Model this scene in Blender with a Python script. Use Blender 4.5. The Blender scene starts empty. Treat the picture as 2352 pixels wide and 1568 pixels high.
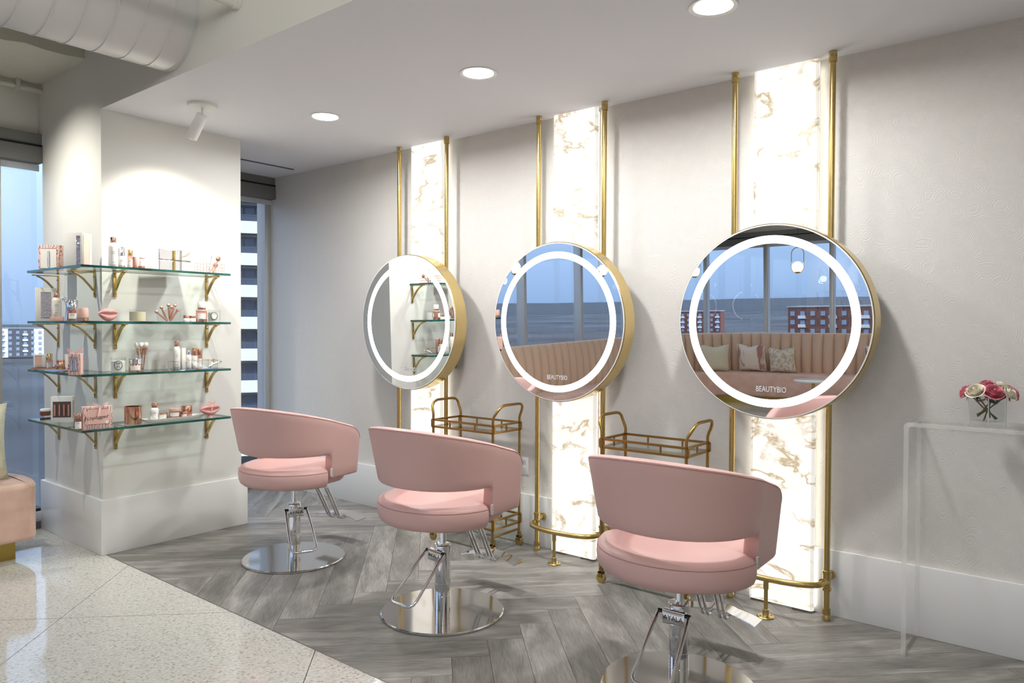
import bpy, bmesh, math, random
from mathutils import Vector, Matrix
random.seed(7)
PI = math.pi
SC = bpy.context.scene
COL = SC.collection

# ------------------------------------------------------------------ camera
FPX, YAW, PITCH, ROLL, HC = 1697.8, math.radians(38.966), math.radians(1.078), math.radians(.2345), 1.40
_F = Vector((math.cos(YAW), math.sin(YAW), 0)); _R = Vector((math.sin(YAW), -math.cos(YAW), 0)); _U = Vector((0, 0, 1))
CF = _F*math.cos(PITCH) - _U*math.sin(PITCH)
_U2 = _U*math.cos(PITCH) + _F*math.sin(PITCH)
CR = _R*math.cos(ROLL) + _U2*math.sin(ROLL)
CU = _U2*math.cos(ROLL) - _R*math.sin(ROLL)
CC = Vector((0, 0, HC))
cam_d = bpy.data.cameras.new('camera'); cam = bpy.data.objects.new('camera', cam_d); COL.objects.link(cam)
cam_d.sensor_width = 36; cam_d.lens = FPX/2352*36; cam_d.clip_start = .02; cam_d.clip_end = 5000
M = Matrix((CR, CU, -CF)).transposed().to_4x4(); M.translation = CC
cam.matrix_world = M
SC.camera = cam

def ray(px, py): return CF + CR*((px-1176)/FPX) - CU*((py-784)/FPX)
def on(px, py, ax, v):                       # the point where a pixel's line of sight meets a plane of the room
    d = ray(px, py); i = 'xyz'.index(ax); return CC + d*((v-CC[i])/d[i])

# ------------------------------------------------------------------ world, exposure
SC.view_settings.view_transform = 'Standard'; SC.view_settings.look = 'None'
SC.view_settings.gamma = 1; SC.view_settings.use_curve_mapping = False
SC.view_settings.exposure = 0.42
SC.cycles.max_bounces = 8; SC.cycles.diffuse_bounces = 4; SC.cycles.glossy_bounces = 5; SC.cycles.transmission_bounces = 4; SC.cycles.transparent_max_bounces = 14
SC.cycles.caustics_reflective = False; SC.cycles.caustics_refractive = False; SC.cycles.adaptive_threshold = .025
def s2l(c):
    c = c/255
    return c/12.92 if c <= .04045 else ((c+.055)/1.055)**2.4
def rgb(r, g, b): return (s2l(r), s2l(g), s2l(b), 1)
W = bpy.data.worlds.new('dusk_sky'); SC.world = W; W.use_nodes = True
wn = W.node_tree.nodes; wl = W.node_tree.links; wn.clear()
wo = wn.new('ShaderNodeOutputWorld'); wb = wn.new('ShaderNodeBackground'); wtc = wn.new('ShaderNodeTexCoord')
wsp = wn.new('ShaderNodeSeparateXYZ'); wr = wn.new('ShaderNodeValToRGB')
wl.new(wtc.outputs['Generated'], wsp.inputs[0]); wl.new(wsp.outputs['Z'], wr.inputs[0]); wl.new(wr.outputs[0], wb.inputs[0]); wl.new(wb.outputs[0], wo.inputs[0])
cr = wr.color_ramp; cr.elements[0].position = 0; cr.elements[0].color = rgb(102, 124, 154)
cr.elements[1].position = 1; cr.elements[1].color = rgb(240, 245, 252); cr.elements.new(.3).color = rgb(160, 184, 218)
wb.inputs[1].default_value = 2.0
LIGHT = 1.0
sun_d = bpy.data.lights.new('dusk_sun', 'SUN'); sun = bpy.data.objects.new('dusk_sun', sun_d); COL.objects.link(sun)
sun_d.energy = 2.4; sun_d.angle = math.radians(12); sun_d.color = (.92, .96, 1); sun.rotation_euler = (math.radians(58), 0, 0)

# ------------------------------------------------------------------ materials
MATS = {}
def new_mat(name):
    m = bpy.data.materials.new(name); m.use_nodes = True
    n = m.node_tree.nodes; b = n['Principled BSDF']; MATS[name] = m
    return m, n, m.node_tree.links, b
def mat(name, col, rough=.5, metal=0, spec=.5, trans=0, ior=1.45, emit=None, estr=0, coat=0, alpha=1, sheen=0):
    m, n, l, b = new_mat(name)
    b.inputs['Base Color'].default_value = col if len(col) == 4 else (*col, 1)
    b.inputs['Roughness'].default_value = rough; b.inputs['Metallic'].default_value = metal
    b.inputs['Specular IOR Level'].default_value = spec; b.inputs['IOR'].default_value = ior
    b.inputs['Transmission Weight'].default_value = trans; b.inputs['Coat Weight'].default_value = coat
    b.inputs['Sheen Weight'].default_value = sheen
    if emit: b.inputs['Emission Color'].default_value = emit; b.inputs['Emission Strength'].default_value = estr
    return m
def noise_bump(name, scale, strength, dist=.002, mapping=(1, 1, 1), detail=4):
    m = MATS[name]; n = m.node_tree.nodes; l = m.node_tree.links; b = n['Principled BSDF']
    tc = n.new('ShaderNodeTexCoord'); mp = n.new('ShaderNodeMapping'); mp.inputs['Scale'].default_value = mapping
    nz = n.new('ShaderNodeTexNoise'); nz.inputs['Scale'].default_value = scale; nz.inputs['Detail'].default_value = detail
    bp = n.new('ShaderNodeBump'); bp.inputs['Strength'].default_value = strength; bp.inputs['Distance'].default_value = dist
    l.new(tc.outputs['Object'], mp.inputs[0]); l.new(mp.outputs[0], nz.inputs[0]); l.new(nz.outputs[0], bp.inputs['Height']); l.new(bp.outputs[0], b.inputs['Normal'])
def noise_color(name, c1, c2, scale, mapping=(1, 1, 1), detail=4, lo=.35, hi=.65):
    m = MATS[name]; n = m.node_tree.nodes; l = m.node_tree.links; b = n['Principled BSDF']
    tc = n.new('ShaderNodeTexCoord'); mp = n.new('ShaderNodeMapping'); mp.inputs['Scale'].default_value = mapping
    nz = n.new('ShaderNodeTexNoise'); nz.inputs['Scale'].default_value = scale; nz.inputs['Detail'].default_value = detail
    cr = n.new('ShaderNodeValToRGB'); cr.color_ramp.elements[0].position = lo; cr.color_ramp.elements[1].position = hi
    cr.color_ramp.elements[0].color = c1; cr.color_ramp.elements[1].color = c2
    l.new(tc.outputs['Object'], mp.inputs[0]); l.new(mp.outputs[0], nz.inputs[0]); l.new(nz.outputs[0], cr.inputs[0]); l.new(cr.outputs[0], b.inputs['Base Color'])

mat('paint_white', rgb(226, 224, 217), .55, spec=.3); noise_bump('paint_white', 180, .08, .001)
mat('ceiling_paint', rgb(236, 236, 240), .8, spec=.2)
mat('plinth_paint', rgb(234, 232, 228), .28, spec=.5)
mat('slab_paint', rgb(205, 203, 192), .8); noise_bump('slab_paint', 6, .5, .02)
mat('duct_paint', rgb(214, 213, 212), .4, metal=.15)
# embossed wallpaper: rings around scattered centres
m, n, l, b = new_mat('wallpaper')
b.inputs['Base Color'].default_value = rgb(224, 220, 213); b.inputs['Roughness'].default_value = .5; b.inputs['Specular IOR Level'].default_value = .4
tc = n.new('ShaderNodeTexCoord'); vo = n.new('ShaderNodeTexVoronoi'); vo.inputs['Scale'].default_value = 9.5
nz = n.new('ShaderNodeTexNoise'); nz.inputs['Scale'].default_value = 9; nz.inputs['Detail'].default_value = 1
ad = n.new('ShaderNodeVectorMath'); ad.operation = 'MULTIPLY_ADD'; ad.inputs[1].default_value = (.05, .05, .05)
mu = n.new('ShaderNodeMath'); mu.operation = 'MULTIPLY'; mu.inputs[1].default_value = 120
si = n.new('ShaderNodeMath'); si.operation = 'SINE'
bp = n.new('ShaderNodeBump'); bp.inputs['Strength'].default_value = .22; bp.inputs['Distance'].default_value = .0013
l.new(tc.outputs['Object'], nz.inputs[0]); l.new(nz.outputs['Color'], ad.inputs[0]); l.new(tc.outputs['Object'], ad.inputs[2])
l.new(ad.outputs[0], vo.inputs['Vector']); l.new(vo.outputs['Distance'], mu.inputs[0]); l.new(mu.outputs[0], si.inputs[0]); l.new(si.outputs[0], bp.inputs['Height']); l.new(bp.outputs[0], b.inputs['Normal'])
# grey wood plank, grain along local X, tone by piece
m, n, l, b = new_mat('plank_wood')
tc = n.new('ShaderNodeTexCoord'); oi = n.new('ShaderNodeObjectInfo'); cb = n.new('ShaderNodeCombineXYZ')
r7 = n.new('ShaderNodeMath'); r7.operation = 'MULTIPLY'; r7.inputs[1].default_value = 53
l.new(oi.outputs['Random'], r7.inputs[0]); l.new(r7.outputs[0], cb.inputs[0]); l.new(r7.outputs[0], cb.inputs[1])
av = n.new('ShaderNodeVectorMath'); l.new(tc.outputs['Object'], av.inputs[0]); l.new(cb.outputs[0], av.inputs[1])
mp1 = n.new('ShaderNodeMapping'); mp1.inputs['Scale'].default_value = (1.5, 6, 1); l.new(av.outputs[0], mp1.inputs[0])
mp2 = n.new('ShaderNodeMapping'); mp2.inputs['Scale'].default_value = (9, 90, 1); l.new(av.outputs[0], mp2.inputs[0])
n1 = n.new('ShaderNodeTexNoise'); n1.inputs['Scale'].default_value = 1.6; n1.inputs['Detail'].default_value = 6; n1.inputs['Distortion'].default_value = .8; l.new(mp1.outputs[0], n1.inputs[0])
n2 = n.new('ShaderNodeTexNoise'); n2.inputs['Scale'].default_value = 1.5; n2.inputs['Detail'].default_value = 4; l.new(mp2.outputs[0], n2.inputs[0])
c1 = n.new('ShaderNodeValToRGB'); e = c1.color_ramp.elements; e[0].position = .22; e[0].color = rgb(98, 95, 91); e[1].position = .78; e[1].color = rgb(166, 162, 156)
c1.color_ramp.elements.new(.5).color = rgb(132, 128, 122); l.new(n1.outputs[0], c1.inputs[0])
mx = n.new('ShaderNodeMix'); mx.data_type = 'RGBA'; mx.blend_type = 'OVERLAY'; mx.inputs['Factor'].default_value = .55
l.new(c1.outputs[0], mx.inputs['A']); l.new(n2.outputs[0], mx.inputs['B'])
hs = n.new('ShaderNodeHueSaturation'); mr = n.new('ShaderNodeMapRange'); mr.inputs['To Min'].default_value = .8; mr.inputs['To Max'].default_value = 1.2
l.new(oi.outputs['Random'], mr.inputs['Value']); l.new(mr.outputs[0], hs.inputs['Value']); l.new(mx.outputs['Result'], hs.inputs['Color']); l.new(hs.outputs[0], b.inputs['Base Color'])
b.inputs['Roughness'].default_value = .42; b.inputs['Specular IOR Level'].default_value = .4
bp = n.new('ShaderNodeBump'); bp.inputs['Strength'].default_value = .15; bp.inputs['Distance'].default_value = .001; l.new(n2.outputs[0], bp.inputs['Height']); l.new(bp.outputs[0], b.inputs['Normal'])
# terrazzo
m, n, l, b = new_mat('terrazzo')
tc = n.new('ShaderNodeTexCoord')
mp1 = n.new('ShaderNodeMapping'); mp1.inputs['Rotation'].default_value = (0, 0, math.radians(8)); mp1.inputs['Scale'].default_value = (160, 62, 75); l.new(tc.outputs['Object'], mp1.inputs[0])
vo = n.new('ShaderNodeTexVoronoi'); vo.inputs['Scale'].default_value = 1; vo.inputs['Randomness'].default_value = 1; l.new(mp1.outputs[0], vo.inputs['Vector'])
sp = n.new('ShaderNodeSeparateColor'); l.new(vo.outputs['Color'], sp.inputs[0])
lt = n.new('ShaderNodeMath'); lt.operation = 'LESS_THAN'; lt.inputs[1].default_value = .36; l.new(vo.outputs['Distance'], lt.inputs[0])
gt = n.new('ShaderNodeMath'); gt.operation = 'GREATER_THAN'; gt.inputs[1].default_value = .58; l.new(sp.outputs[0], gt.inputs[0])
ml = n.new('ShaderNodeMath'); ml.operation = 'MULTIPLY'; l.new(lt.outputs[0], ml.inputs[0]); l.new(gt.outputs[0], ml.inputs[1])
chip = n.new('ShaderNodeValToRGB'); e = chip.color_ramp.elements; e[0].color = rgb(118, 116, 106); e[1].color = rgb(186, 182, 170); l.new(sp.outputs[1], chip.inputs[0])
n1 = n.new('ShaderNodeTexNoise'); n1.inputs['Scale'].default_value = 60; n1.inputs['Detail'].default_value = 5; l.new(tc.outputs['Object'], n1.inputs[0])
bs = n.new('ShaderNodeValToRGB'); e = bs.color_ramp.elements; e[0].position = .3; e[0].color = rgb(188, 184, 175); e[1].position = .7; e[1].color = rgb(212, 209, 200); l.new(n1.outputs[0], bs.inputs[0])
mx = n.new('ShaderNodeMix'); mx.data_type = 'RGBA'; l.new(ml.outputs[0], mx.inputs['Factor']); l.new(bs.outputs[0], mx.inputs['A']); l.new(chip.outputs[0], mx.inputs['B']); l.new(mx.outputs['Result'], b.inputs['Base Color'])
b.inputs['Roughness'].default_value = .07; b.inputs['Specular IOR Level'].default_value = .5
mat('grout', rgb(120, 116, 105), .8)
mat('edge_strip', rgb(140, 136, 128), .35, metal=.8)
# backlit onyx
def onyx(name, strength):
    m, n, l, b = new_mat(name)
    tc = n.new('ShaderNodeTexCoord'); oi = n.new('ShaderNodeObjectInfo')
    av = n.new('ShaderNodeVectorMath'); av.operation = 'ADD'; l.new(tc.outputs['Object'], av.inputs[0]); l.new(oi.outputs['Location'], av.inputs[1])
    mp = n.new('ShaderNodeMapping'); mp.inputs['Rotation'].default_value = (math.radians(32), 0, 0); mp.inputs['Scale'].default_value = (1, 1.0, 2.0); l.new(av.outputs[0], mp.inputs[0])
    n1 = n.new('ShaderNodeTexNoise'); n1.inputs['Scale'].default_value = 2.2; n1.inputs['Detail'].default_value = 8; n1.inputs['Roughness'].default_value = .56; n1.inputs['Distortion'].default_value = .5; l.new(mp.outputs[0], n1.inputs[0])
    a1 = n.new('ShaderNodeMath'); a1.operation = 'SUBTRACT'; a1.inputs[1].default_value = .5; l.new(n1.outputs[0], a1.inputs[0])
    a2 = n.new('ShaderNodeMath'); a2.operation = 'ABSOLUTE'; l.new(a1.outputs[0], a2.inputs[0])
    vr = n.new('ShaderNodeMapRange'); vr.inputs['From Min'].default_value = 0; vr.inputs['From Max'].default_value = .028; vr.inputs['To Min'].default_value = 1; vr.inputs['To Max'].default_value = 0; l.new(a2.outputs[0], vr.inputs['Value'])
    n2 = n.new('ShaderNodeTexNoise'); n2.inputs['Scale'].default_value = 7; n2.inputs['Detail'].default_value = 5; l.new(av.outputs[0], n2.inputs[0])
    mk = n.new('ShaderNodeMapRange'); mk.inputs['From Min'].default_value = .41; mk.inputs['From Max'].default_value = .56; l.new(n2.outputs[0], mk.inputs['Value'])
    vm = n.new('ShaderNodeMath'); vm.operation = 'MULTIPLY'; l.new(vr.outputs[0], vm.inputs[0]); l.new(mk.outputs[0], vm.inputs[1])
    n3 = n.new('ShaderNodeTexNoise'); n3.inputs['Scale'].default_value = 3.2; n3.inputs['Detail'].default_value = 4; l.new(mp.outputs[0], n3.inputs[0])
    cl = n.new('ShaderNodeValToRGB'); e = cl.color_ramp.elements; e[0].position = .3; e[0].color = (1, .965, .90, 1); e[1].position = .62; e[1].color = (.93, .875, .78, 1); l.new(n3.outputs[0], cl.inputs[0])
    mx = n.new('ShaderNodeMix'); mx.data_type = 'RGBA'; l.new(vm.outputs[0], mx.inputs['Factor']); l.new(cl.outputs[0], mx.inputs['A']); mx.inputs['B'].default_value = (.44, .32, .15, 1)
    l.new(mx.outputs['Result'], b.inputs['Emission Color']); b.inputs['Base Color'].default_value = (.22, .21, .19, 1)
    b.inputs['Emission Strength'].default_value = strength; b.inputs['Roughness'].default_value = .2
onyx('onyx', .84); onyx('onyx_edge', .62)
mat('led_warm', (1, 1, 1), .5, emit=(1, .94, .82, 1), estr=5)
mat('led_white', (1, 1, 1), .5, emit=(.96, .98, 1, 1), estr=3.4)
mat('lamp_glow', (1, 1, 1), .5, emit=(1, .98, .96, 1), estr=7)
mat('globe_glow', (1, 1, 1), .5, emit=(1, .97, .92, 1), estr=4)
mat('brass', (.55, .41, .16), .27, metal=1); noise_bump('brass', 90, .04, .001, (1, 1, .05))
mat('brass_dark', (.36, .22, .065), .32, metal=1)
mat('brass_rim', (.70, .54, .25), .27, metal=1)
mat('gold_plinth', (.45, .33, .09), .35, metal=.9)
mat('chrome', (.78, .78, .79), .06, metal=1)
mat('steel_disc', (.62, .61, .60), .09, metal=1)
mat('black_rubber', rgb(25, 25, 25), .5)
mat('mirror_silver', (.90, .91, .92), 0.0, metal=1)
mat('mirror_edge', rgb(240, 240, 240), .3)
mat('pink_leather', rgb(217, 177, 170), .38, spec=.45); noise_bump('pink_leather', 260, .10, .0006)
mat('pink_seam', rgb(178, 118, 110), .6)
mat('blush_velvet', rgb(222, 168, 150), .75, sheen=.4); noise_color('blush_velvet', rgb(220, 176, 158), rgb(234, 196, 178), 7)
mat('tan_velvet', rgb(220, 190, 166), .75, sheen=.3)
mat('white_tag', rgb(240, 240, 238), .6)
mat('ink_black', rgb(20, 20, 20), .5)
mat('ink_grey', rgb(120, 118, 118), .5)
mat('cream_cloth', rgb(226, 221, 198), .85); noise_bump('cream_cloth', 30, .5, .01, (1, 1, 4))
mat('pink_print', rgb(226, 206, 198), .85); noise_color('pink_print', rgb(176, 130, 122), rgb(236, 226, 214), 10, (1, 1, .3), lo=.42, hi=.52)
mat('beige_print', rgb(216, 208, 190), .85); noise_color('beige_print', rgb(196, 186, 164), rgb(228, 222, 206), 24, (1, 1, 1), lo=.42, hi=.55)
mat('frame_metal', rgb(196, 196, 194), .4, metal=.6)
mat('frame_white', rgb(205, 208, 214), .4)
mat('shade_grey', rgb(120, 120, 118), .7)
mat('shade_dark', rgb(96, 100, 104), .6)
mat('black_gap', rgb(14, 14, 16), .6)
mat('white_metal', rgb(236, 235, 230), .35)
# thin window glass: see-through with a sharp reflection
m, n, l, b = new_mat('window_glass'); n.remove(b)
o = n['Material Output']; tr = n.new('ShaderNodeBsdfTransparent'); tr.inputs[0].default_value = (.93, .96, .98, 1)
gl = n.new('ShaderNodeBsdfGlossy'); gl.inputs['Roughness'].default_value = 0; gl.inputs[0].default_value = (.95, .97, 1, 1)
fr = n.new('ShaderNodeFresnel'); fr.inputs[0].default_value = 1.5; ms = n.new('ShaderNodeMixShader')
f2 = n.new('ShaderNodeMath'); f2.operation = 'MULTIPLY_ADD'; f2.inputs[1].default_value = 1.2; f2.inputs[2].default_value = .06; f2.use_clamp = True
l.new(fr.outputs[0], f2.inputs[0]); l.new(f2.outputs[0], ms.inputs[0]); l.new(tr.outputs[0], ms.inputs[1]); l.new(gl.outputs[0], ms.inputs[2]); l.new(ms.outputs[0], o.inputs[0])
def thin_glass(name, tint, base=.03, mul=1.0, ior=1.45, rough=0.0):
    m, n, l, b = new_mat(name); n.remove(b)
    o = n['Material Output']; tr = n.new('ShaderNodeBsdfTransparent'); tr.inputs[0].default_value = (*tint, 1)
    gl = n.new('ShaderNodeBsdfGlossy'); gl.inputs['Roughness'].default_value = rough
    fr = n.new('ShaderNodeFresnel'); fr.inputs[0].default_value = ior; ms = n.new('ShaderNodeMixShader')
    f2 = n.new('ShaderNodeMath'); f2.operation = 'MULTIPLY_ADD'; f2.inputs[1].default_value = mul; f2.inputs[2].default_value = base; f2.use_clamp = True
    ge = n.new('ShaderNodeNewGeometry'); f3 = n.new('ShaderNodeMath'); f3.operation = 'SUBTRACT'; f3.inputs[0].default_value = 1; l.new(ge.outputs['Backfacing'], f3.inputs[1])
    f4 = n.new('ShaderNodeMath'); f4.operation = 'MULTIPLY'; l.new(f2.outputs[0], f4.inputs[0]); l.new(f3.outputs[0], f4.inputs[1])
    l.new(fr.outputs[0], f2.inputs[0]); l.new(f4.outputs[0], ms.inputs[0]); l.new(tr.outputs[0], ms.inputs[1]); l.new(gl.outputs[0], ms.inputs[2]); l.new(ms.outputs[0], o.inputs[0])
thin_glass('shelf_glass', (.93, .975, .96), .01)
mat('shelf_edge', rgb(18, 92, 84), .08, spec=.8); noise_color('shelf_edge', rgb(8, 48, 48), rgb(26, 104, 92), 6)
thin_glass('clear_glass', (.97, .98, .98), .02)
thin_glass('acrylic', (.994, .994, .992), .012, .6)
m, n, l, b = new_mat('acrylic_edge')
b.inputs['Base Color'].default_value = (.86, .86, .83, 1); b.inputs['Roughness'].default_value = .15; b.inputs['Alpha'].default_value = .38
thin_glass('pink_glass', (.88, .62, .58), .04)
thin_glass('tray_glass', (.90, .93, .91), .04)
mat('copper', (.72, .40, .28), .16, metal=1)
mat('rose_gold', (.86, .55, .45), .14, metal=1)
mat('gold_cap', (.80, .58, .30), .15, metal=1)
mat('silver_cap', (.80, .80, .83), .10, metal=1)
mat('bottle_white', rgb(243, 240, 234), .3)
mat('bottle_cream', rgb(240, 228, 212), .35)
mat('card_white', rgb(240, 237, 231), .55)
mat('card_pink', rgb(233, 190, 176), .5)
mat('card_dark', rgb(96, 82, 78), .4)
mat('marble_pink', rgb(232, 190, 180), .5)
m, n, l, b = MATS['marble_pink'], MATS['marble_pink'].node_tree.nodes, MATS['marble_pink'].node_tree.links, MATS['marble_pink'].node_tree.nodes['Principled BSDF']
tc = n.new('ShaderNodeTexCoord'); wv = n.new('ShaderNodeTexWave'); wv.inputs['Scale'].default_value = 20; wv.inputs['Distortion'].default_value = 11; wv.inputs['Detail'].default_value = 1.5; wv.inputs['Detail Scale'].default_value = 1.2
c = n.new('ShaderNodeValToRGB'); e = c.color_ramp.elements; e[0].position = .0; e[0].color = rgb(120, 76, 70); e[1].position = .16; e[1].color = rgb(234, 194, 184); l.new(tc.outputs['Object'], wv.inputs[0]); l.new(wv.outputs[0], c.inputs[0]); l.new(c.outputs[0], b.inputs['Base Color'])
mat('foil', rgb(190, 184, 196), .2, metal=.9); noise_bump('foil', 60, 1, .01)
mat('lip_pink', rgb(214, 148, 142), .4, spec=.5); noise_bump('lip_pink', 400, .3, .001)
mat('wax_cream', rgb(236, 226, 186), .4)
mat('wax_white', rgb(238, 238, 226), .4)
mat('ribbon', rgb(246, 206, 204), .5)
mat('bristle', rgb(243, 236, 226), .9)
mat('brown_case', rgb(134, 86, 74), .45)
mat('copper_wire', (.80, .52, .42), .25, metal=1)
mat('porcelain', rgb(240, 238, 232), .2)
mat('rose_pink', rgb(214, 112, 128), .6); noise_color('rose_pink', rgb(208, 104, 124), rgb(238, 164, 174), 40)
mat('rose_white', rgb(243, 235, 216), .6); noise_color('rose_white', rgb(232, 222, 190), rgb(250, 246, 236), 30)
mat('leaf_green', rgb(52, 70, 34), .5); mat('stem_green', rgb(78, 88, 40), .5)
thin_glass('water', (.96, .97, .96), .01, .5, 1.33)
mat('bldg_white', rgb(232, 234, 236), .7); mat('bldg_grey', rgb(150, 152, 158), .7); mat('bldg_dark', rgb(84, 88, 98), .7); mat('bldg_glass', rgb(70, 84, 110), .1, spec=.8)
mat('bldg_brick', rgb(120, 72, 62), .8); mat('bldg_pane', rgb(150, 165, 185), .2); mat('hill', rgb(52, 62, 74), .95); mat('ground_far', rgb(70, 80, 90), .9); noise_color('ground_far', rgb(28, 36, 46), rgb(66, 74, 86), .012, detail=10)
mat('roof_grey', rgb(170, 172, 176), .8)

# ------------------------------------------------------------------ mesh helpers
class MB:
    def __init__(s): s.v = []; s.f = []; s.m = []; s.mi = 0
    def add(s, vs, fs):
        o = len(s.v); s.v += [tuple(p) for p in vs]; s.f += [tuple(i+o for i in f) for f in fs]; s.m += [s.mi]*len(fs); return s
    def box(s, x0, y0, z0, x1, y1, z1):
        if x0 > x1: x0, x1 = x1, x0
        if y0 > y1: y0, y1 = y1, y0
        if z0 > z1: z0, z1 = z1, z0
        return s.add([(x0,y0,z0),(x1,y0,z0),(x1,y1,z0),(x0,y1,z0),(x0,y0,z1),(x1,y0,z1),(x1,y1,z1),(x0,y1,z1)],
                     [(3,2,1,0),(4,5,6,7),(0,1,5,4),(1,2,6,5),(2,3,7,6),(3,0,4,7)])
    def prism(s, poly, z0, z1):
        k = len(poly)
        return s.add([(x, y, z0) for x, y in poly]+[(x, y, z1) for x, y in poly], [tuple(range(k-1, -1, -1)), tuple(range(k, 2*k))]+[(i, (i+1) % k, k+(i+1) % k, k+i) for i in range(k)])
    def tube(s, path, r, n=10, closed=False, caps=True):
        P = [Vector(p) for p in path]; k = len(P); R = r if isinstance(r, (list, tuple)) else [r]*k
        vs = []; up = None
        for i, p in enumerate(P):
            a = P[(i-1) % k] if (closed or i > 0) else p; c = P[(i+1) % k] if (closed or i < k-1) else p
            t = (c-a).normalized()
            if up is None:
                up = Vector((0, 0, 1)) if abs(t.z) < .9 else Vector((1, 0, 0))
            sx = up - t*up.dot(t)
            if sx.length < 1e-6: sx = t.orthogonal()
            sx.normalize(); up = sx; sy = t.cross(sx)
            for j in range(n):
                w = 2*PI*j/n; vs.append(p + (sx*math.cos(w)+sy*math.sin(w))*R[i])
        fs = []
        for i in range(k if closed else k-1):
            i2 = (i+1) % k
            for j in range(n): fs.append((i*n+j, i*n+(j+1) % n, i2*n+(j+1) % n, i2*n+j))
        if not closed and caps: fs += [tuple(range(n-1, -1, -1)), tuple((k-1)*n+j for j in range(n))]
        return s.add(vs, fs)
    def cyl(s, p0, p1, r, n=16, r1=None): return s.tube([p0, p1], [r, r if r1 is None else r1], n)
    def lathe(s, prof, n=24, c=(0, 0, 0), cap=True):
        vs = []; k = len(prof)
        for r, z in prof:
            for j in range(n): vs.append((c[0]+r*math.cos(2*PI*j/n), c[1]+r*math.sin(2*PI*j/n), c[2]+z))
        fs = [(i*n+j, i*n+(j+1) % n, (i+1)*n+(j+1) % n, (i+1)*n+j) for i in range(k-1) for j in range(n)]
        if cap:
            if prof[0][0] > 1e-6: fs.append(tuple(range(n-1, -1, -1)))
            if prof[-1][0] > 1e-6: fs.append(tuple((k-1)*n+j for j in range(n)))
        return s.add(vs, fs)
    def loft(s, rings, closed_ring=True, cap=True):
        n = len(rings[0]); vs = [p for r in rings for p in r]; fs = []
        for i in range(len(rings)-1):
            for j in range(n if closed_ring else n-1): fs.append((i*n+j, i*n+(j+1) % n, (i+1)*n+(j+1) % n, (i+1)*n+j))
        if cap and closed_ring: fs += [tuple(range(n-1, -1, -1)), tuple((len(rings)-1)*n+j for j in range(n))]
        return s.add(vs, fs)
    def ball(s, c, rx, ry=None, rz=None, n=14, k=9):
        ry = rx if ry is None else ry; rz = rx if rz is None else rz
        vs = [(c[0], c[1], c[2]-rz)]
        for i in range(1, k):
            t = -PI/2+PI*i/k
            for j in range(n): vs.append((c[0]+rx*math.cos(t)*math.cos(2*PI*j/n), c[1]+ry*math.cos(t)*math.sin(2*PI*j/n), c[2]+rz*math.sin(t)))
        vs.append((c[0], c[1], c[2]+rz)); L = len(vs)-1
        fs = [(0, 1+(j+1) % n, 1+j) for j in range(n)]
        for i in range(k-2):
            for j in range(n): fs.append((1+i*n+j, 1+i*n+(j+1) % n, 1+(i+1)*n+(j+1) % n, 1+(i+1)*n+j))
        fs += [(L, 1+(k-2)*n+j, 1+(k-2)*n+(j+1) % n) for j in range(n)]
        return s.add(vs, fs)
    def xf(s, M): s.v = [tuple(M @ Vector(p)) for p in s.v]; return s
    def mesh(s, name, mats, smooth=40, bevel=0, segs=2):
        me = bpy.data.meshes.new(name); me.from_pydata(s.v, [], s.f); me.update()
        for q in (mats if isinstance(mats, (list, tuple)) else [mats]): me.materials.append(MATS[q])
        for p, i in zip(me.polygons, s.m): p.material_index = i
        bm = bmesh.new(); bm.from_mesh(me); bmesh.ops.recalc_face_normals(bm, faces=bm.faces)
        if bevel: bmesh.ops.bevel(bm, geom=[e for e in bm.edges if e.is_manifold and e.calc_face_angle(0) > .5], offset=bevel, segments=segs, profile=.5, affect='EDGES', clamp_overlap=True)
        bm.to_mesh(me); bm.free()
        if smooth:
            for p in me.polygons: p.use_smooth = True
            me.set_sharp_from_angle(angle=math.radians(smooth))
        return me
    def build(s, name, mats, parent=None, smooth=40, bevel=0, segs=2, loc=None, rot=None):
        return link(name, s.mesh(name, mats, smooth, bevel, segs), parent, loc, rot)
def link(name, me, parent=None, loc=None, rot=None):
    o = bpy.data.objects.new(name, me); COL.objects.link(o)
    if parent: o.parent = parent
    if loc: o.location = loc
    if rot: o.rotation_euler = rot
    return o
def tag(o, label=None, cat=None, group=None, kind=None):
    if label: o['label'] = label
    if cat: o['category'] = cat
    if group: o['group'] = group
    if kind: o['kind'] = kind
    return o
def thing(name, label, cat, loc=(0, 0, 0), rotz=0, group=None):
    o = bpy.data.objects.new(name, None); COL.objects.link(o); o.location = loc; o.rotation_euler = (0, 0, rotz); o.empty_display_size = .05
    return tag(o, label, cat, group)
def structure(name, mb, mats, parent=None, smooth=40, bevel=0, label=None):
    o = mb.build(name, mats, parent, smooth, bevel)
    if not parent: o['kind'] = 'structure'
    if label: o['label'] = label
    return o
def copy_tree(o, parent=None):
    c = o.copy(); COL.objects.link(c); c.parent = parent
    for ch in list(o.children): copy_tree(ch, c)
    return c
def text(name, s, size, mat_, parent, loc, rot, depth=.0006, ax='CENTER', xs=1.0, shear=0):
    cu = bpy.data.curves.new(name+'_c', 'FONT'); cu.body = s; cu.size = size; cu.align_x = ax; cu.align_y = 'CENTER'; cu.extrude = depth; cu.resolution_u = 3; cu.shear = shear
    t = bpy.data.objects.new(name+'_t', cu); COL.objects.link(t)
    dg = bpy.context.evaluated_depsgraph_get(); me = bpy.data.meshes.new_from_object(t.evaluated_get(dg)); bpy.data.objects.remove(t); bpy.data.curves.remove(cu)
    me.materials.clear(); me.materials.append(MATS[mat_]); o = link(name, me, parent, loc, rot); o.scale = (xs, 1, 1); return o
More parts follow.
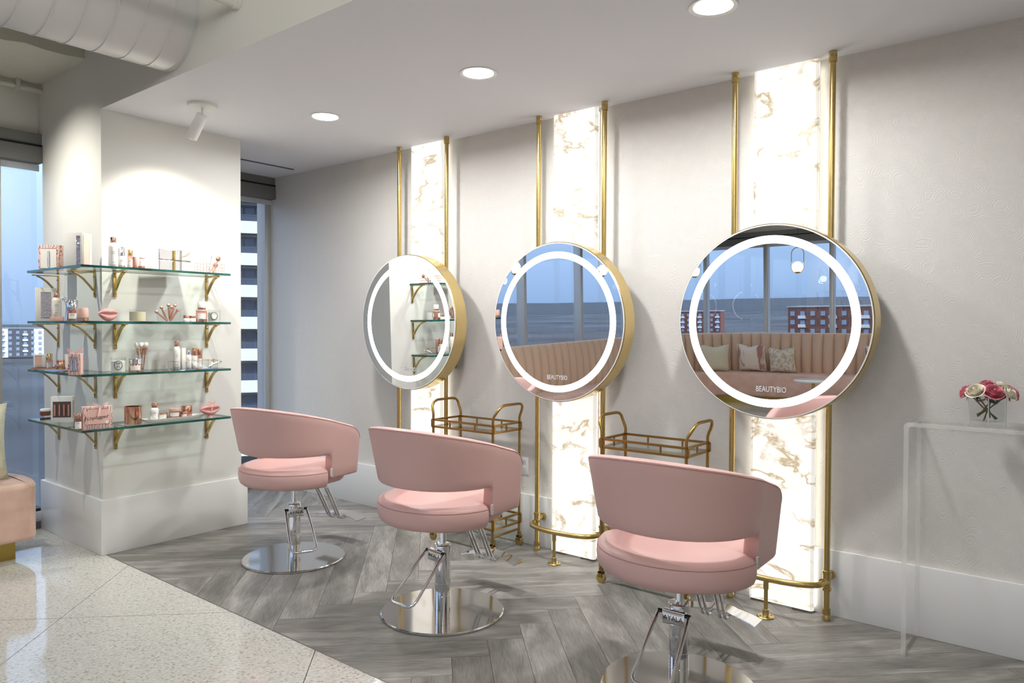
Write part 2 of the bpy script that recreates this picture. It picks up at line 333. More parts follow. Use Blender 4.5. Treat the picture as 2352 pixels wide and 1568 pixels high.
def spot(name, loc, target, power, angle, blend, size, color, parent=None):
    d = bpy.data.lights.new(name, 'SPOT'); d.energy = power; d.spot_size = math.radians(angle); d.spot_blend = blend; d.shadow_soft_size = size; d.color = color
    o = bpy.data.objects.new(name, d); COL.objects.link(o); o.location = loc
    o.rotation_euler = (Vector(target)-Vector(loc)).to_track_quat('-Z', 'Y').to_euler(); return o
def disk_light(name, loc, power, size, color=(1, .97, .93), spread=170):
    d = bpy.data.lights.new(name, 'AREA'); d.shape = 'DISK'; d.size = size; d.energy = power; d.color = color; d.spread = math.radians(spread)
    o = bpy.data.objects.new(name, d); COL.objects.link(o); o.location = loc; return o

# ------------------------------------------------------------------ the room
CEIL, XW, YB, XS, XL, YN, SLAB = 2.715, 3.79, 5.86, 1.93, -4.65, -3.5, 3.5
floor = structure('floor', MB().box(XL-.2, YN-.2, -.3, XW+.2, YB+.2, -.012), 'grout', label='floor of terrazzo panels meeting grey herringbone planks')
def clip(poly, ax, v, keep_less):
    out = []
    for i in range(len(poly)):
        a, b = poly[i], poly[(i+1) % len(poly)]
        ia = (a[ax] < v) == keep_less; ib = (b[ax] < v) == keep_less
        if ia: out.append(a)
        if ia != ib:
            t = (v-a[ax])/(b[ax]-a[ax]); out.append(tuple(a[i]+(b[i]-a[i])*t for i in (0, 1)))
    return out
def clip_rect(poly, x0, y0, x1, y1):
    for ax, v, k in ((0, x0, False), (0, x1, True), (1, y0, False), (1, y1, True)):
        poly = clip(poly, ax, v, k)
        if len(poly) < 3: return None
    return poly
def area(p): return abs(sum(p[i][0]*p[(i+1) % len(p)][1]-p[(i+1) % len(p)][0]*p[i][1] for i in range(len(p))))/2
S2 = math.sqrt(2)
def uv2xy(u, v): return ((u+v)/S2, (u-v)/S2)
def floor_piece(name, u0, u1, v0, v1, rect, mat_, ang, gap, shared=[None]):
    g = gap/2
    q = [uv2xy(u0+g, v0+g), uv2xy(u1-g, v0+g), uv2xy(u1-g, v1-g), uv2xy(u0+g, v1-g)]
    c = clip_rect(q, *rect)
    if not c or area(c) < .002: return
    cx, cy = uv2xy((u0+u1)/2, (v0+v1)/2); ca, sa = math.cos(-ang), math.sin(-ang)
    lp = [((x-cx)*ca-(y-cy)*sa, (x-cx)*sa+(y-cy)*ca) for x, y in c]
    whole = area(c) > area(q)-1e-6
    if whole and name == 'plank' and shared[0]: me = shared[0]
    else:
        me = MB().prism(lp, -.012, 0).mesh(name, mat_, 0)
        if whole and name == 'plank': shared[0] = me
    link(name, me, floor, (cx, cy, 0), (0, 0, ang))
PW, PLEN = .163, 1.304
for nn in range(-5, 6):
    for k in range(-30, 31):
        uu, vv = 3.611+k*PW+nn*PLEN, .566+k*PW-nn*PLEN
        rect = (XS+.012, .0, XW, YB)
        floor_piece('plank', uu, uu+PW, vv+PW-PLEN, vv+PW, rect, 'plank_wood', -PI/4, .0015)   # laid across the view
        floor_piece('plank', uu-PLEN, uu, vv, vv+PW, rect, 'plank_wood', PI/4, .0015)
# the same boards go on behind the camera, out of sight
structure('planks_behind', MB().box(XS+.012, YN, -.012, XW, -.001, 0), 'plank_wood', floor)
for i in range(-6, 3):
    for j in range(-4, 6):
        u0, v0 = 3.722+1.2385*i, -.508-1.267*j
        floor_piece('terrazzo_tile', u0, u0+1.2385, v0-1.267, v0, (XL, YN, XS+.006, YB), 'terrazzo', PI/4, .004)
structure('edge_strip', MB().box(XS+.006, YN, -.012, XS+.012, YB, .001), 'edge_strip', floor)

wall_right = structure('wall_right', MB().box(XW, YN-.2, 0, XW+.2, YB+.2, CEIL+.1), 'wallpaper', label='wall with embossed swirl wallpaper behind the mirrors')
structure('baseboard_right', MB().box(XW-.02, YN, 0, XW-.0005, YB-.06, .322), 'plinth_paint', bevel=.003)
structure('ceiling', MB().box(XS+.002, YN-.2, CEIL, XW, YB+.2, CEIL+.12), 'ceiling_paint')
structure('wall_soffit', MB().box(XS, YN-.2, CEIL, XS+.0019, YB+.2, CEIL+.12).box(XS, YN-.2, CEIL+.12, XS+.04, YB+.2, SLAB), 'paint_white')
mb = MB().box(XL-.2, YN-.2, SLAB, XS, YB+.2, SLAB+.2)
structure('ceiling_slab', mb, 'slab_paint')
# rough concrete beam along the window line
mb = MB(); r2 = random.Random(3)
xs = [XL+i*(XS-XL)/60 for i in range(61)]
top = [(x, 5.0+r2.uniform(-.012, .012)+.02, SLAB) for x in xs]
e1 = [(x, 5.0+r2.uniform(-.014, .014), 3.05+r2.uniform(-.004, .02)) for x in xs]
e2 = [(x, 5.03+r2.uniform(-.012, .012), 3.046+r2.uniform(-.003, .003)) for x in xs]
bk = [(x, YB, 3.046) for x in xs]
mb.loft([top, e1, e2, bk], closed_ring=False)
structure('ceiling_beam', mb, 'slab_paint', smooth=30)
# pillar with its plinth
structure('wall_pillar', MB().box(XS, 4.77, 0, 2.854, 5.71, CEIL), 'paint_white', label='white pillar carrying the glass shelves')
structure('baseboard_pillar', MB().box(XS-.02, 4.75, 0, 2.892, 5.73, .337), 'plinth_paint', bevel=.003)
# walls out of sight behind the camera
structure('wall_near', MB().box(XL-.2, YN-.2, 0, XW, YN, SLAB), 'paint_white')
structure('wall_bulkhead', MB().box(XL, 5.78, 2.715, XS, YB+.2, 3.06), 'paint_white')
structure('wall_side_bulkhead', MB().box(XL-.2, YN, 2.6, XL, YB+.2, SLAB), 'paint_white')

def window(name, a, b, axis, pos, sgn, head=2.56, mull=(), md=.06):
    """floor-to-head glazing from a to b along an axis at pos; sgn points outdoors"""
    root = bpy.data.objects.new(name, None); COL.objects.link(root); root['kind'] = 'structure'; root['label'] = 'tall window onto the dusk sky'
    def bx(mb, s0, s1, d0, d1, z0, z1):
        d0, d1 = pos+sgn*d0, pos+sgn*d1
        return mb.box(s0, d0, z0, s1, d1, z1) if axis == 'x' else mb.box(d0, s0, z0, d1, s1, z1)
    bx(MB(), a, b, -.07, .05, 0, .045).build('frame', 'shade_dark', root)
    bx(MB(), a, b, -.06, .05, .045, .115).build('sill', 'frame_white', root, bevel=.004)
    bx(MB(), a, b, -.045, .05, .115, .135).build('gasket', 'black_gap', root)
    bx(MB(), a, b, -.02, .05, head, head+.19).build('frame', 'frame_metal', root)
    bx(MB(), a, b, -.10, -.02, head-.01, head+.10).build('shade_box', 'shade_grey', root, bevel=.004)
    bx(MB(), a, b, -.095, -.02, head+.10, head+.115).build('shade_gap', 'black_gap', root)
    bx(MB(), a, b, -.085, -.02, head+.115, head+.19).build('shade_cover', 'shade_grey', root)
    bx(MB(), a, b, -.03, -.02, head-.055, head-.012).build('shade_hem', 'frame_white', root)
    for mm in mull:
        bx(MB(), mm-.03, mm+.03, -md, md, .115, head).build('mullion', 'frame_metal', root, bevel=.004)
        bx(MB(), mm-.036, mm-.031, -md*.8, md*.8, .115, head).build('gasket', 'frame_white', root)
    edges = [a]+sorted(mull)+[b]
    for e0, e1 in zip(edges, edges[1:]):
        mb = MB(); p = pos+sgn*.02
        if axis == 'x': mb.add([(e0, p, .12), (e1, p, .12), (e1, p, head), (e0, p, head)], [(0, 1, 2, 3)])
        else: mb.add([(p, e0, .12), (p, e1, .12), (p, e1, head), (p, e0, head)], [(0, 1, 2, 3)])
        mb.build('pane', 'window_glass', root, 0)
    return root
window('window_1', 2.854, XW, 'x', 5.86, 1, 2.535, (3.772,), .012)
structure('wall_window_head', MB().box(2.6, 5.80, 2.69, XW, YB+.2, CEIL), 'paint_white')
window('window_2', XL, XS, 'x', 5.80, 1, 2.52, (1.665, -.27, -1.56, -2.85, -3.9))
window('window_3', YN, 5.8, 'y', XL, -1, 2.45, (5.29, 4.27, 3.27, 2.27, 1.27, .27, -.73, -1.73, -2.73))
# ceiling slot diffuser by the window
structure('trim_1', MB().box(2.95, 5.315, CEIL-.006, 3.67, 5.335, CEIL), 'shade_dark')

# ------------------------------------------------------------------ duct, pipes
t = thing('air_duct', 'large white spiral-seam air duct running into the ceiling drop', 'duct', (0, 3.87, 3.03))
mb = MB(); mb.tube([(XL, 0, 0), (XS, 0, 0)], .28, 64, caps=False); mb.build('duct_tube', 'duct_paint', t)
me = None
x = XS-.025; i = 0
while x > -.6:
    if me is None: me = MB().tube([(.014*math.sin(q/48*2*PI)*0, .281*math.cos(q/48*2*PI), .281*math.sin(q/48*2*PI)) for q in range(48)], .0035, 6, closed=True).mesh('seam', 'duct_paint')
    link('seam', me, t, (x, 0, 0)); x -= .10 if i == 0 else .128; i += 1
p = on(548, 8, 'x', XS)
t = thing('sprinkler_pipe', 'thin white pipe stub entering the ceiling drop above the duct', 'pipe', (0, p.y, p.z))
MB().tube([(-2.2, 0, 0), (XS, 0, 0)], .026, 16).build('pipe', 'paint_white', t)
MB().tube([(XS-.03, 0, 0), (XS-.001, 0, 0)], .032, 16).build('collar', 'paint_white', t)
t = thing('conduit_pipe', 'thin painted conduit clipped under the concrete beam', 'pipe', (0, 5.70, 3.0))
MB().tube([(XL, 0, 0), (XS-.001, 0, 0)], .018, 12).build('pipe', 'slab_paint', t)
for x in (1.78, 1.2, .5):
    MB().box(x-.012, -.022, -.022, x+.012, .022, .048).build('clip', 'slab_paint', t)

# ------------------------------------------------------------------ lamps
LX = 2.88
for i, (y, lab) in enumerate(((1.28, 'round recessed ceiling light above the nearest salon chair'), (2.56, 'round recessed ceiling light above the middle salon chair'), (3.84, 'round recessed ceiling light above the farthest salon chair'))):
    t = thing('downlight', lab, 'ceiling light', (LX, y, CEIL), 0, 'recessed downlights')
    MB().lathe([(.078, -.002), (.098, -.006), (.100, -.003), (.100, 0)], 40, cap=False).build('trim_ring', 'white_metal', t)
    MB().lathe([(.0001, -.003), (.079, -.003)], 40, cap=False).build('lens', 'lamp_glow', t)
    disk_light('downlight_lamp', (LX, y, CEIL-.012), 16*LIGHT, .15, (.985, .99, 1))
# added globes out of view: fill light for the room, duct and soffit
for x, y in ((.4, -2.2), (.4, -.6), (-1.9, -2.2), (-1.9, -.6), (.4, 1.2), (-1.9, 1.0), (.35, 2.8)):
    t = thing('fill_globe', 'white opal globe added behind the viewer as fill light', 'ceiling light', (x, y, 2.95), 0, 'added fill globes')
    MB().ball((0, 0, 0), .09, n=24, k=14).build('globe', 'globe_glow', t); MB().cyl((0, 0, .085), (0, 0, SLAB-2.95), .006, 10).build('stem', 'white_metal', t)
    d = bpy.data.lights.new('fill_lamp', 'POINT'); d.energy = 30*LIGHT; d.shadow_soft_size = .11; d.color = (1, .99, .97)
    o = bpy.data.objects.new('fill_lamp', d); COL.objects.link(o); o.location = (x, y, 2.95)

def track_head(t, base, tilt_to, canopy=.085):
    """adjustable spot: canopy on the ceiling, stem, tilted cylinder head"""
    MB().lathe([(canopy, 0), (canopy, -.012), (canopy-.006, -.018), (.0001, -.018)], 36).build('canopy', 'white_metal', t)
    MB().cyl((0, 0, -.018), (0, 0, -.065), .008, 12).build('stem', 'white_metal', t)
    d = (Vector(tilt_to)-Vector(base)); d.normalize()
    a = Vector((0, 0, -.06)); h = MB(); h.tube([a, a+d*.005, a+d*.155, a+d*.158], [.028, .033, .033, .031], 24); h.build('head', 'white_metal', t)
    e = MB(); e.tube([a+d*.1585, a+d*.1595], .026, 20); e.build('lens', 'lamp_glow', t)
    return Vector(base)+a+d*.17
p = on(465, 240, 'z', CEIL); base = (p.x, p.y, CEIL)
t = thing('spotlight', 'white adjustable cylinder spotlight on the ceiling by the shelves', 'spotlight', base)
aim = (2.32, 4.77, 1.55)
q = track_head(t, base, (2.20, 4.50, 2.30))
spot('spotlight_lamp', q, aim, 46*LIGHT, 112, 1, .03, (1, .96, .86))
base = (.95, 5.15, 3.044)
t = thing('spotlight', 'white adjustable spotlight under the concrete beam aimed at the pillar side', 'spotlight', base)
q = track_head(t, base, (1.93, 5.1, 1.9))
spot('spotlight_lamp', q, (1.93, 5.10, 1.75), 60*LIGHT, 100, 1, .03, (1, .97, .88))

# ------------------------------------------------------------------ mirror stations
STY = (1.28, 2.545, 3.82)
WHICH = ('nearest', 'middle', 'farthest')
XP = 3.70; TILT = math.radians(1.05)
def onyx_panel(yc, lab):
    t = thing('onyx_panel', lab, 'stone panel', (XW-.06, yc, 0), 0, 'backlit onyx panels')
    # rounded slab: emissive face with a dimmer bullnose edge
    hw, z0, z1, xf, xb = .160, .012, CEIL-.006, 0.0, .024
    prof = [(xb, -hw), (xf+.010, -hw), (xf+.003, -hw+.005), (xf, -hw+.014)]
    prof2 = [(x, -y) for x, y in reversed(prof)]
    poly = prof+prof2
    mb = MB(); k = len(poly)
    mb.add([(x, y, z0) for x, y in poly]+[(x, y, z1) for x, y in poly], [])
    for i in range(k):
        mb.mi = 0 if i == 3 else 1
        mb.f.append((i, (i+1) % k, k+(i+1) % k, k+i)); mb.m.append(mb.mi)
    mb.f += [tuple(range(k-1, -1, -1)), tuple(range(k, 2*k))]; mb.m += [1, 1]
    mb.build('slab', ['onyx', 'onyx_edge'], t, 30)
    for s in (-1, 1):
        MB().box(.030, s*.150-.006, .03, .036, s*.150+.006, CEIL-.03).build('led_strip', 'led_warm', t)
    MB().box(.036, -.15, .02, .058, .15, CEIL-.02).build('backing_board', 'paint_white', t)
    MB().box(.004, -.15, 0, .05, -.06, .012).build('shim', 'grout', t); MB().box(.004, .06, 0, .05, .15, .012).build('shim', 'grout', t)
for y, w in zip(STY, WHICH):
    onyx_panel(y-.006, 'glowing backlit white onyx panel behind the %s round mirror' % w)

def pipe_frame(yc, lab):
    t = thing('brass_pipe_frame', lab, 'pipe frame', (XP, yc, 0), 0, 'brass pipe mirror frames')
    hs, pr, zr = .239, .0145, .192
    for s in (-1, 1):
        y = s*hs
        MB().cyl((0, y, .002), (0, y, CEIL-.002), pr, 20).build('pole', 'brass', t)
        for za, zb in ((0, .055), (CEIL-.05, CEIL)):
            MB().lathe([(.019, za), (.019, (za+zb)/2-.002), (.0175, (za+zb)/2), (.019, (za+zb)/2+.002), (.019, zb)], 20, (0, y, 0)).build('pole_cap', 'brass', t)
        f = MB().lathe([(.018, zr-.05), (.021, zr-.048), (.021, zr-.034), (.0185, zr-.032), (.0185, zr+.032), (.021, zr+.034), (.021, zr+.048), (.018, zr+.05)], 20, (0, y, 0)).build('tee_fitting', 'brass', t)
        MB().tube([(.0, y, zr+.012), (.03, y, zr+.012), (.031, y, zr+.012), (.05, y, zr+.012), (.051, y, zr+.012), (XW-.02-XP, y, zr+.012)], [.018, .018, .015, .015, .021, .021], 18).build('wall_stub', 'brass', t)
        MB().tube([(-.0, y, zr-.005), (-.034, y-s*.012, zr-.005)], .0185, 18).build('elbow', 'brass', t)
    # bowed foot rail between the poles
    path = []
    for i in range(33):
        a = PI*i/32
        path.append((-.025-.125*math.sin(a)**.75, hs*math.cos(a)*.98, zr-.005))
    MB().tube(path, .0145, 16).build('foot_rail', 'brass', t)
    xr = -.148
    MB().cyl((xr, 0, .004), (xr, 0, zr-.01), .0095, 16).build('rail_post', 'brass', t)
    MB().lathe([(.0125, zr-.055), (.0125, zr-.016), (.016, zr-.012)], 16, (xr, 0, 0)).build('post_sleeve', 'brass', t)
    fl = MB().lathe([(.040, 0), (.041, .004), (.038, .007), (.016, .009), (.0145, .011), (.0145, .038), (.012, .04)], 24, (xr, 0, 0)).build('floor_flange', 'brass', t)
    for a in (.8, 2.4, 4.0, 5.5):
        MB().cyl((xr+.028*math.cos(a), .028*math.sin(a), .007), (xr+.028*math.cos(a), .028*math.sin(a), .0095), .005, 10).build('screw', 'brass_dark', fl)
    MB().tube([(0, -hs, 1.129), (.03, -hs, 1.129), (.062, -hs, 1.129), (.063, -hs, 1.129), (XW-XP, -hs, 1.129)], [.012, .012, .012, .018, .018], 14).build('wall_arm', 'brass', t)
for y, w in zip(STY, WHICH):
    pipe_frame(y, 'pair of brass floor-to-ceiling pipes with bowed foot rail at the %s mirror' % w)

def round_mirror(yc, lab):
    t = thing('round_mirror', lab, 'mirror', (3.607, yc, 1.434), 0, 'round lit mirrors')
    t.rotation_euler = (0, -TILT, 0)
    R = .472; X = Matrix.Rotation(-PI/2, 4, 'Y')      # lathe axis z -> -x : toward the room
    MB().lathe([(R-.012, -.050), (R, -.050), (R, .050), (R-.004, .0545)], 96, cap=False).xf(X).build('rim', 'brass_rim', t)
    MB().lathe([(.0001, -.049), (R-.01, -.049)], 64, cap=False).xf(X).build('back_plate', 'brass_rim', t)
    MB().lathe([(R-.0045, .0535), (R-.0045, .0565), (R-.010, .0572)], 96, cap=False).xf(X).build('edge_trim', 'mirror_edge', t)
    MB().lathe([(.0001, .056), (R-.006, .056)], 128, cap=False).xf(X).build('glass', 'mirror_silver', t, 0)
    MB().lathe([(.376, .0566), (.414, .0566)], 128, cap=False).xf(X).build('light_ring', 'led_white', t, 0)
    text('lettering', 'BEAUTYBIO', .038, 'mirror_edge', t, (-.0575, -.012, -.327), (PI/2, 0, -PI/2), .0003, xs=.74)
    return t
for y, w in zip(STY, WHICH):
    round_mirror(y, 'round gold-rimmed mirror with a glowing light ring, %s of the three' % w)

# ------------------------------------------------------------------ salon chairs
def chair_shell():
    rx, ry, x0, th = .282, .312, -.02, .052
    st = []                                   # stations: x, y, outward normal, base position
    xsn = [.236, .234, .229, .220, .208, .192, .172, .15, .12, .08, .04, .014, .006, .000, -.004, -.009]
    side = []
    for x in xsn: side.append((x, ry, 0.0, 1.0))
    tt = [0, 2, 5, 9, 14, 20, 27, 34, 41, 48, 55, 62, 70, 80]
    for d in tt:
        a = math.radians(d); x = x0-rx*math.sin(a); y = ry*math.cos(a)
        nx, ny = -math.sin(a)/rx, math.cos(a)/ry; q = math.hypot(nx, ny); side.append((x, y, nx/q, ny/q))
    back = [(x0-rx, 0, -1, 0)]
    st = [(x, -y, nx, -ny) for x, y, nx, ny in side]+back+list(reversed(side))
    rings = []; N = len(st)
    for i, (x, y, nx, ny) in enumerate(st):
        j = min(i, N-1-i)
        zt = .958-.285*(x+.36)
        if x > .152: zt -= .085-math.sqrt(max(0, .085**2-(x-.152)**2))
        if x > .003: zb = .508
        elif x > -.002: zb = .53
        elif x > -.006: zb = .615
        elif x > -.012: zb = .635
        elif x > -.021: zb = .648
        else: zb = .655
        w = 1.0
        if j < 4: w = (.55, .75, .90, .97)[j]
        t2 = th*w; r = min(.016, t2*.38)
        side_w = max(0, min(1, (-x+.05)/.3)); flare = .10+.10*side_w
        lo, hi = zb, zt; pts = []
        def P(off, z):
            o = off+flare*(z-.65); return (x+nx*o, y+ny*o, z)
        rows = 6
        for q in range(rows+1): pts.append(P(-(th-t2)/2, lo+r+(hi-lo-2*r)*q/rows))
        pts.append(P(-(th-t2)/2-r*.3, hi-r*.3)); pts.append(P(-(th-t2)/2-r, hi)); 
        pts.append(P(-(th+t2)/2+r, hi)); pts.append(P(-(th+t2)/2+r*.3, hi-r*.3))
        for q in range(rows+1): pts.append(P(-(th+t2)/2-.006*math.sin(PI*q/rows), hi-r-(hi-lo-2*r)*q/rows))
        pts.append(P(-(th+t2)/2+r*.3, lo+r*.3)); pts.append(P(-(th+t2)/2+r, lo)); pts.append(P(-(th-t2)/2-r, lo)); pts.append(P(-(th-t2)/2-r*.3, lo+r*.3))
        rings.append(pts)
    return rings
def make_chair():
    t = thing('salon_chair', 'chair', 'chair', (0, 0, 0), 0, 'pink salon chairs')
    rings = chair_shell()
    back = MB().loft(rings).build('backrest', 'pink_leather', t, 50)
    MB().tube([Vector(r[6])+Vector((0, 0, .006)) for r in rings], .0014, 6).build('piping', 'pink_seam', back)
    # seat cushion
    out = []
    for d in range(0, 360, 5):
        a = math.radians(d); ca, sa = math.cos(a), math.sin(a)
        if ca < -.03: x, y = -.02+.292*ca, .318*sa
        else:
            e = .42
            x = .235*math.copysign(abs(ca)**e, ca) if ca > 0 else -.02+.292*ca; y = .258*math.copysign(min(1, abs(sa)**.5*1.02), sa) if ca > 0 else .258*math.copysign(1, sa)
        out.append((x, y))
    prof = [(.80, .468), (.92, .47), (.965, .482), (.992, .504), (1, .525), (.998, .545), (.985, .560), (.955, .572), (.86, .583), (.65, .590), (.3, .592), (.02, .592)]
    rg = [[(x*s, y*s, z) for x, y in out] for s, z in prof]
    seat = MB().loft(rg).build('seat', 'pink_leather', t, 60)
    MB().tube([(x*.990, y*.990, .558) for x, y in out], .0012, 6, closed=True).build('stitching', 'pink_seam', seat)
    tg = MB().box(-.012, -.3085, .527, .001, -.3005, .572).build('brand_tag', 'white_tag', back)
    text('tag_lettering', 'AYALA', .013, 'ink_black', back, (-.0055, -.3088, .549), (PI/2, PI/2, 0), .0002)
    MB().box(-.12, -.09, .444, .16, .09, .468).build('seat_plate', 'black_rubber', t, bevel=.004)
    # hydraulic base
    MB().lathe([(.296, 0), (.302, .002), (.302, .009), (.297, .0125), (.0001, .0165)], 72).build('base_disc', 'steel_disc', t, 30)
    c = MB().lathe([(.0385, .016), (.0385, .085), (.0378, .086), (.0385, .087), (.0385, .145), (.0378, .146), (.0385, .147), (.0385, .300), (.042, .301), (.042, .332), (.039, .337), (.018, .338)], 40).build('cylinder', 'chrome', t, 30)
    MB().cyl((0, 0, .33), (0, 0, .452), .0165, 24).build('piston', 'chrome', t)
    # foot rest: two doubled bars and a curved plate
    for s in (-1, 1):
        for q in (-.011, .011):
            pth = [(.135, s*.045+q, .462), (.20, s*.045+q, .44), (.262, s*.042+q, .34), (.335, s*.040+q, .205), (.35, s*.039+q, .180), (.368, s*.039+q, .168), (.392, s*.039+q, .166), (.42, s*.039+q, .170)]
            MB().tube(pth, .0075, 12).build('footrest_bar', 'chrome', t)
    n = 17; g = []
    for i in range(n):
        y = -.175+.35*i/(n-1); z = .178-.016*(abs(y)/.175)**2.2*1.0+(.006 if abs(y) < .05 else 0); dx = -.035*(abs(y)/.175)**2
        g.append([(.395+dx, y, z), (.395+dx, y, z+.004), (.475+dx*.6, y, z+.004), (.475+dx*.6, y, z)])
    MB().loft(g).build('foot_plate', 'chrome', t, 40)
    return t
def add_pump(t, ang):
    """pump bracket and pedal, turned about the column"""
    R = Matrix.Rotation(ang, 4, 'Z')
    br = MB().box(.030, -.046, .262, .058, .046, .318).xf(R).build('pump_bracket', 'chrome', t, bevel=.004)
    tx = text('bracket_lettering', 'AYALA', .026, 'ink_black', br, R @ Vector((.0583, 0, .288)), (PI/2, 0, ang+PI/2), .0002)
    MB().tube([(.048, -.066, .306), (.048, .066, .306)], .0075, 12).xf(R).build('pump_axle', 'black_rubber', br)
    w = .062
    path = [(.048, -w, .306), (.06, -w, .298), (.10, -w-.004, .262), (.235, -w-.012, .135), (.255, -w-.010, .120), (.268, -w+.004, .112), (.272, -w+.02, .110),
            (.272, w-.02, .110), (.268, w-.004, .112), (.255, w+.010, .120), (.235, w+.012, .135), (.10, w+.004, .262), (.06, w, .298), (.048, w, .306)]
    MB().tube(path, .0072, 10).xf(R).build('pump_pedal', 'chrome', t)
CH = ((2.632, 1.287, 2, math.radians(-177), 'pink leather salon chair on a chrome disc, nearest to the viewer'),
      (2.602, 2.538, 4, math.radians(178), 'pink leather salon chair on a chrome disc, middle of the three'),
      (2.636, 3.823, 10, math.radians(-112), 'pink leather salon chair beside the white pillar, farthest of the three'))
proto = make_chair()
for i, (x, y, a, pa, lab) in enumerate(CH):
    c = proto if i == 0 else copy_tree(proto)
    CHI = c; c.location = (x, y, 0); c.rotation_euler = (0, 0, math.radians(a)); c['label'] = lab
    if i == 0: pend = []
    pend.append((c, pa-math.radians(a)))
for c, a in pend: add_pump(c, a)

# ------------------------------------------------------------------ trolleys
def trolley(x0, x1, y0, y1, rz, lab):
    cx, cy = (x0+x1)/2, (y0+y1)/2; t = thing('bar_cart', lab, 'cart', (cx, cy, 0), rz, 'brass trolleys')
    hx, hy = (x1-x0)/2, (y1-y0)/2; zt = .79; r = .0085
    for s in (-1, 1):                              # each end: two legs joined over the top by a handle loop
        y = s*hy
        h = [(-hx, y, .085), (-hx, y, zt), (-hx, y, .815), (-hx-.0, y+s*.004, .845)]
        loop = [(-hx, y, .085), (-hx, y, .78), (-hx, y, .83), (-hx+.002, y+s*.006, .85), (-hx+.012, y+s*.022, .880), (-hx+.035, y+s*.030, .905), (-hx+.07, y+s*.032, .917), (-hx+.11, y+s*.032, .918),
                (hx-.05, y+s*.032, .918), (hx-.02, y+s*.030, .912), (hx-.004, y+s*.026, .897), (hx-.001, y+s*.018, .872), (hx, y+s*.006, .845), (hx, y, .825), (hx, y, .085)]
        MB().tube(loop, r, 12).build('end_frame', 'brass_dark', t)
        MB().cyl((-hx, y, .107), (hx, y, .107), .008, 10).build('cross_bar', 'brass_dark', t)
        for sx in (-1, 1):
            c = MB().cyl((sx*hx, y, .060), (sx*hx, y, .088), .013, 14).build('caster', 'brass_dark', t)
            MB().box(sx*hx-.016, y-.012, .032, sx*hx-.012, y+.012, .064).box(sx*hx+.012, y-.012, .032, sx*hx+.016, y+.012, .064).box(sx*hx-.016, y-.014, .058, sx*hx+.016, y+.014, .064).build('fork', 'brass_dark', c)
            MB().tube([(sx*hx-.010, y, .027), (sx*hx-.008, y, .027), (sx*hx+.008, y, .027), (sx*hx+.010, y, .027)], [.022, .027, .027, .022], 20).build('wheel', 'brass', c)
    for zb, h in ((.748, .045), (.150, .055)):
        tr = MB().box(-hx+.008, -hy+.008, zb, hx-.008, hy-.008, zb+.006).build('tray', 'tray_glass', t, 0)
        e = .006
        for z in (zb, zb+h):
            MB().box(-hx-e, -hy-.012, z-e, -hx+e, hy+.012, z+e).build('rail', 'brass_dark', tr); MB().box(hx-e, -hy-.012, z-e, hx+e, hy+.012, z+e).build('rail', 'brass_dark', tr)
            MB().box(-hx-.012, -hy-e, z-e, hx+.012, -hy+e, z+e).build('rail', 'brass_dark', tr); MB().box(-hx-.012, hy-e, z-e, hx+.012, hy+e, z+e).build('rail', 'brass_dark', tr)
        for k in (-.42, .42):
            for sx in (-1, 1): MB().box(sx*hx-.004, k*hy-.004, zb, sx*hx+.004, k*hy+.004, zb+h).build('baluster', 'brass_dark', tr)
        for sy in (-1, 1):
            MB().box(-.004, sy*hy-.004, zb, .004, sy*hy+.004, zb+h).build('baluster', 'brass_dark', tr)
            for sx in (-1, 1): MB().box(sx*hx-.005, sy*(hy+.012)-.005, zb, sx*hx+.005, sy*(hy+.012)+.005, zb+h).build('baluster', 'brass_dark', tr)
    return t
trolley(3.452, 3.715, 2.94, 3.455, 0, 'brass two-tier bar cart between the farthest and middle mirrors')
trolley(3.452, 3.705, 1.655, 2.155, 0, 'brass two-tier bar cart between the middle and nearest mirrors')
# socket on the wall behind the far trolley
t = thing('wall_socket', 'white wall socket plate low on the wall beside the far bar cart', 'socket', (XW, 2.955, .50))
MB().box(-.006, -.036, -.058, 0, .036, .058).build('plate', 'white_metal', t, bevel=.002)
for z in (-.024, .024): MB().box(-.0075, -.014, z-.014, -.006, .014, z+.014).build('outlet', 'frame_white', t)

# ------------------------------------------------------------------ acrylic console with roses
t = thing('acrylic_console', 'clear acrylic waterfall console table against the wall', 'console table', (0, 0, 0))
def acrylic(name, x0, y0, z0, x1, y1, z1):
    mb = MB().box(x0, y0, z0, x1, y1, z1)
    mb.m = [1 if (abs(f[0]-f[1]) and True) and False else 0 for f in mb.f]
    d = (x1-x0, y1-y0, z1-z0); thin = d.index(min(d))
    for i, f in enumerate(mb.f):
        vs = [mb.v[k] for k in f]
        flat = [len({round(v[a], 5) for v in vs}) == 1 for a in range(3)]
        mb.m[i] = 0 if flat[thin] else 1
    return mb.build(name, ['acrylic', 'acrylic_edge'], t, 0)
acrylic('side_panel', 3.495, .658, 0, 3.768, .677, .985)
acrylic('side_panel', 3.495, -.56, 0, 3.768, -.541, .985)
# the bent top: rounded shoulders
prof = [(.677, .975)]
for i in range(9): a = PI/2*i/8; prof.append((.652+.025*math.cos(a), .985+.020*math.sin(a)))
pts = [(y, z) for y, z in prof]+[(-(y-.0585*2)+.0, z) for y, z in reversed(prof)]
inner = [(y*(1) if False else (y-.012 if y > .05 else y+.012), z-.018 if z > .99 else z-.004) for y, z in pts]
mb = MB()
rings = [[(3.495, a[0], a[1]), (3.768, a[0], a[1]), (3.768, b[0], b[1]), (3.495, b[0], b[1])] for a, b in zip(pts, inner)]
for i in range(len(rings)-1):
    o = len(mb.v); mb.v += rings[i]+rings[i+1]
    for q in range(4):
        mb.f.append((o+q, o+(q+1) % 4, o+4+(q+1) % 4, o+4+q)); mb.m.append(0 if q in (0, 2) else 1)
mb.build('top', ['acrylic', 'acrylic_edge'], t, 0)

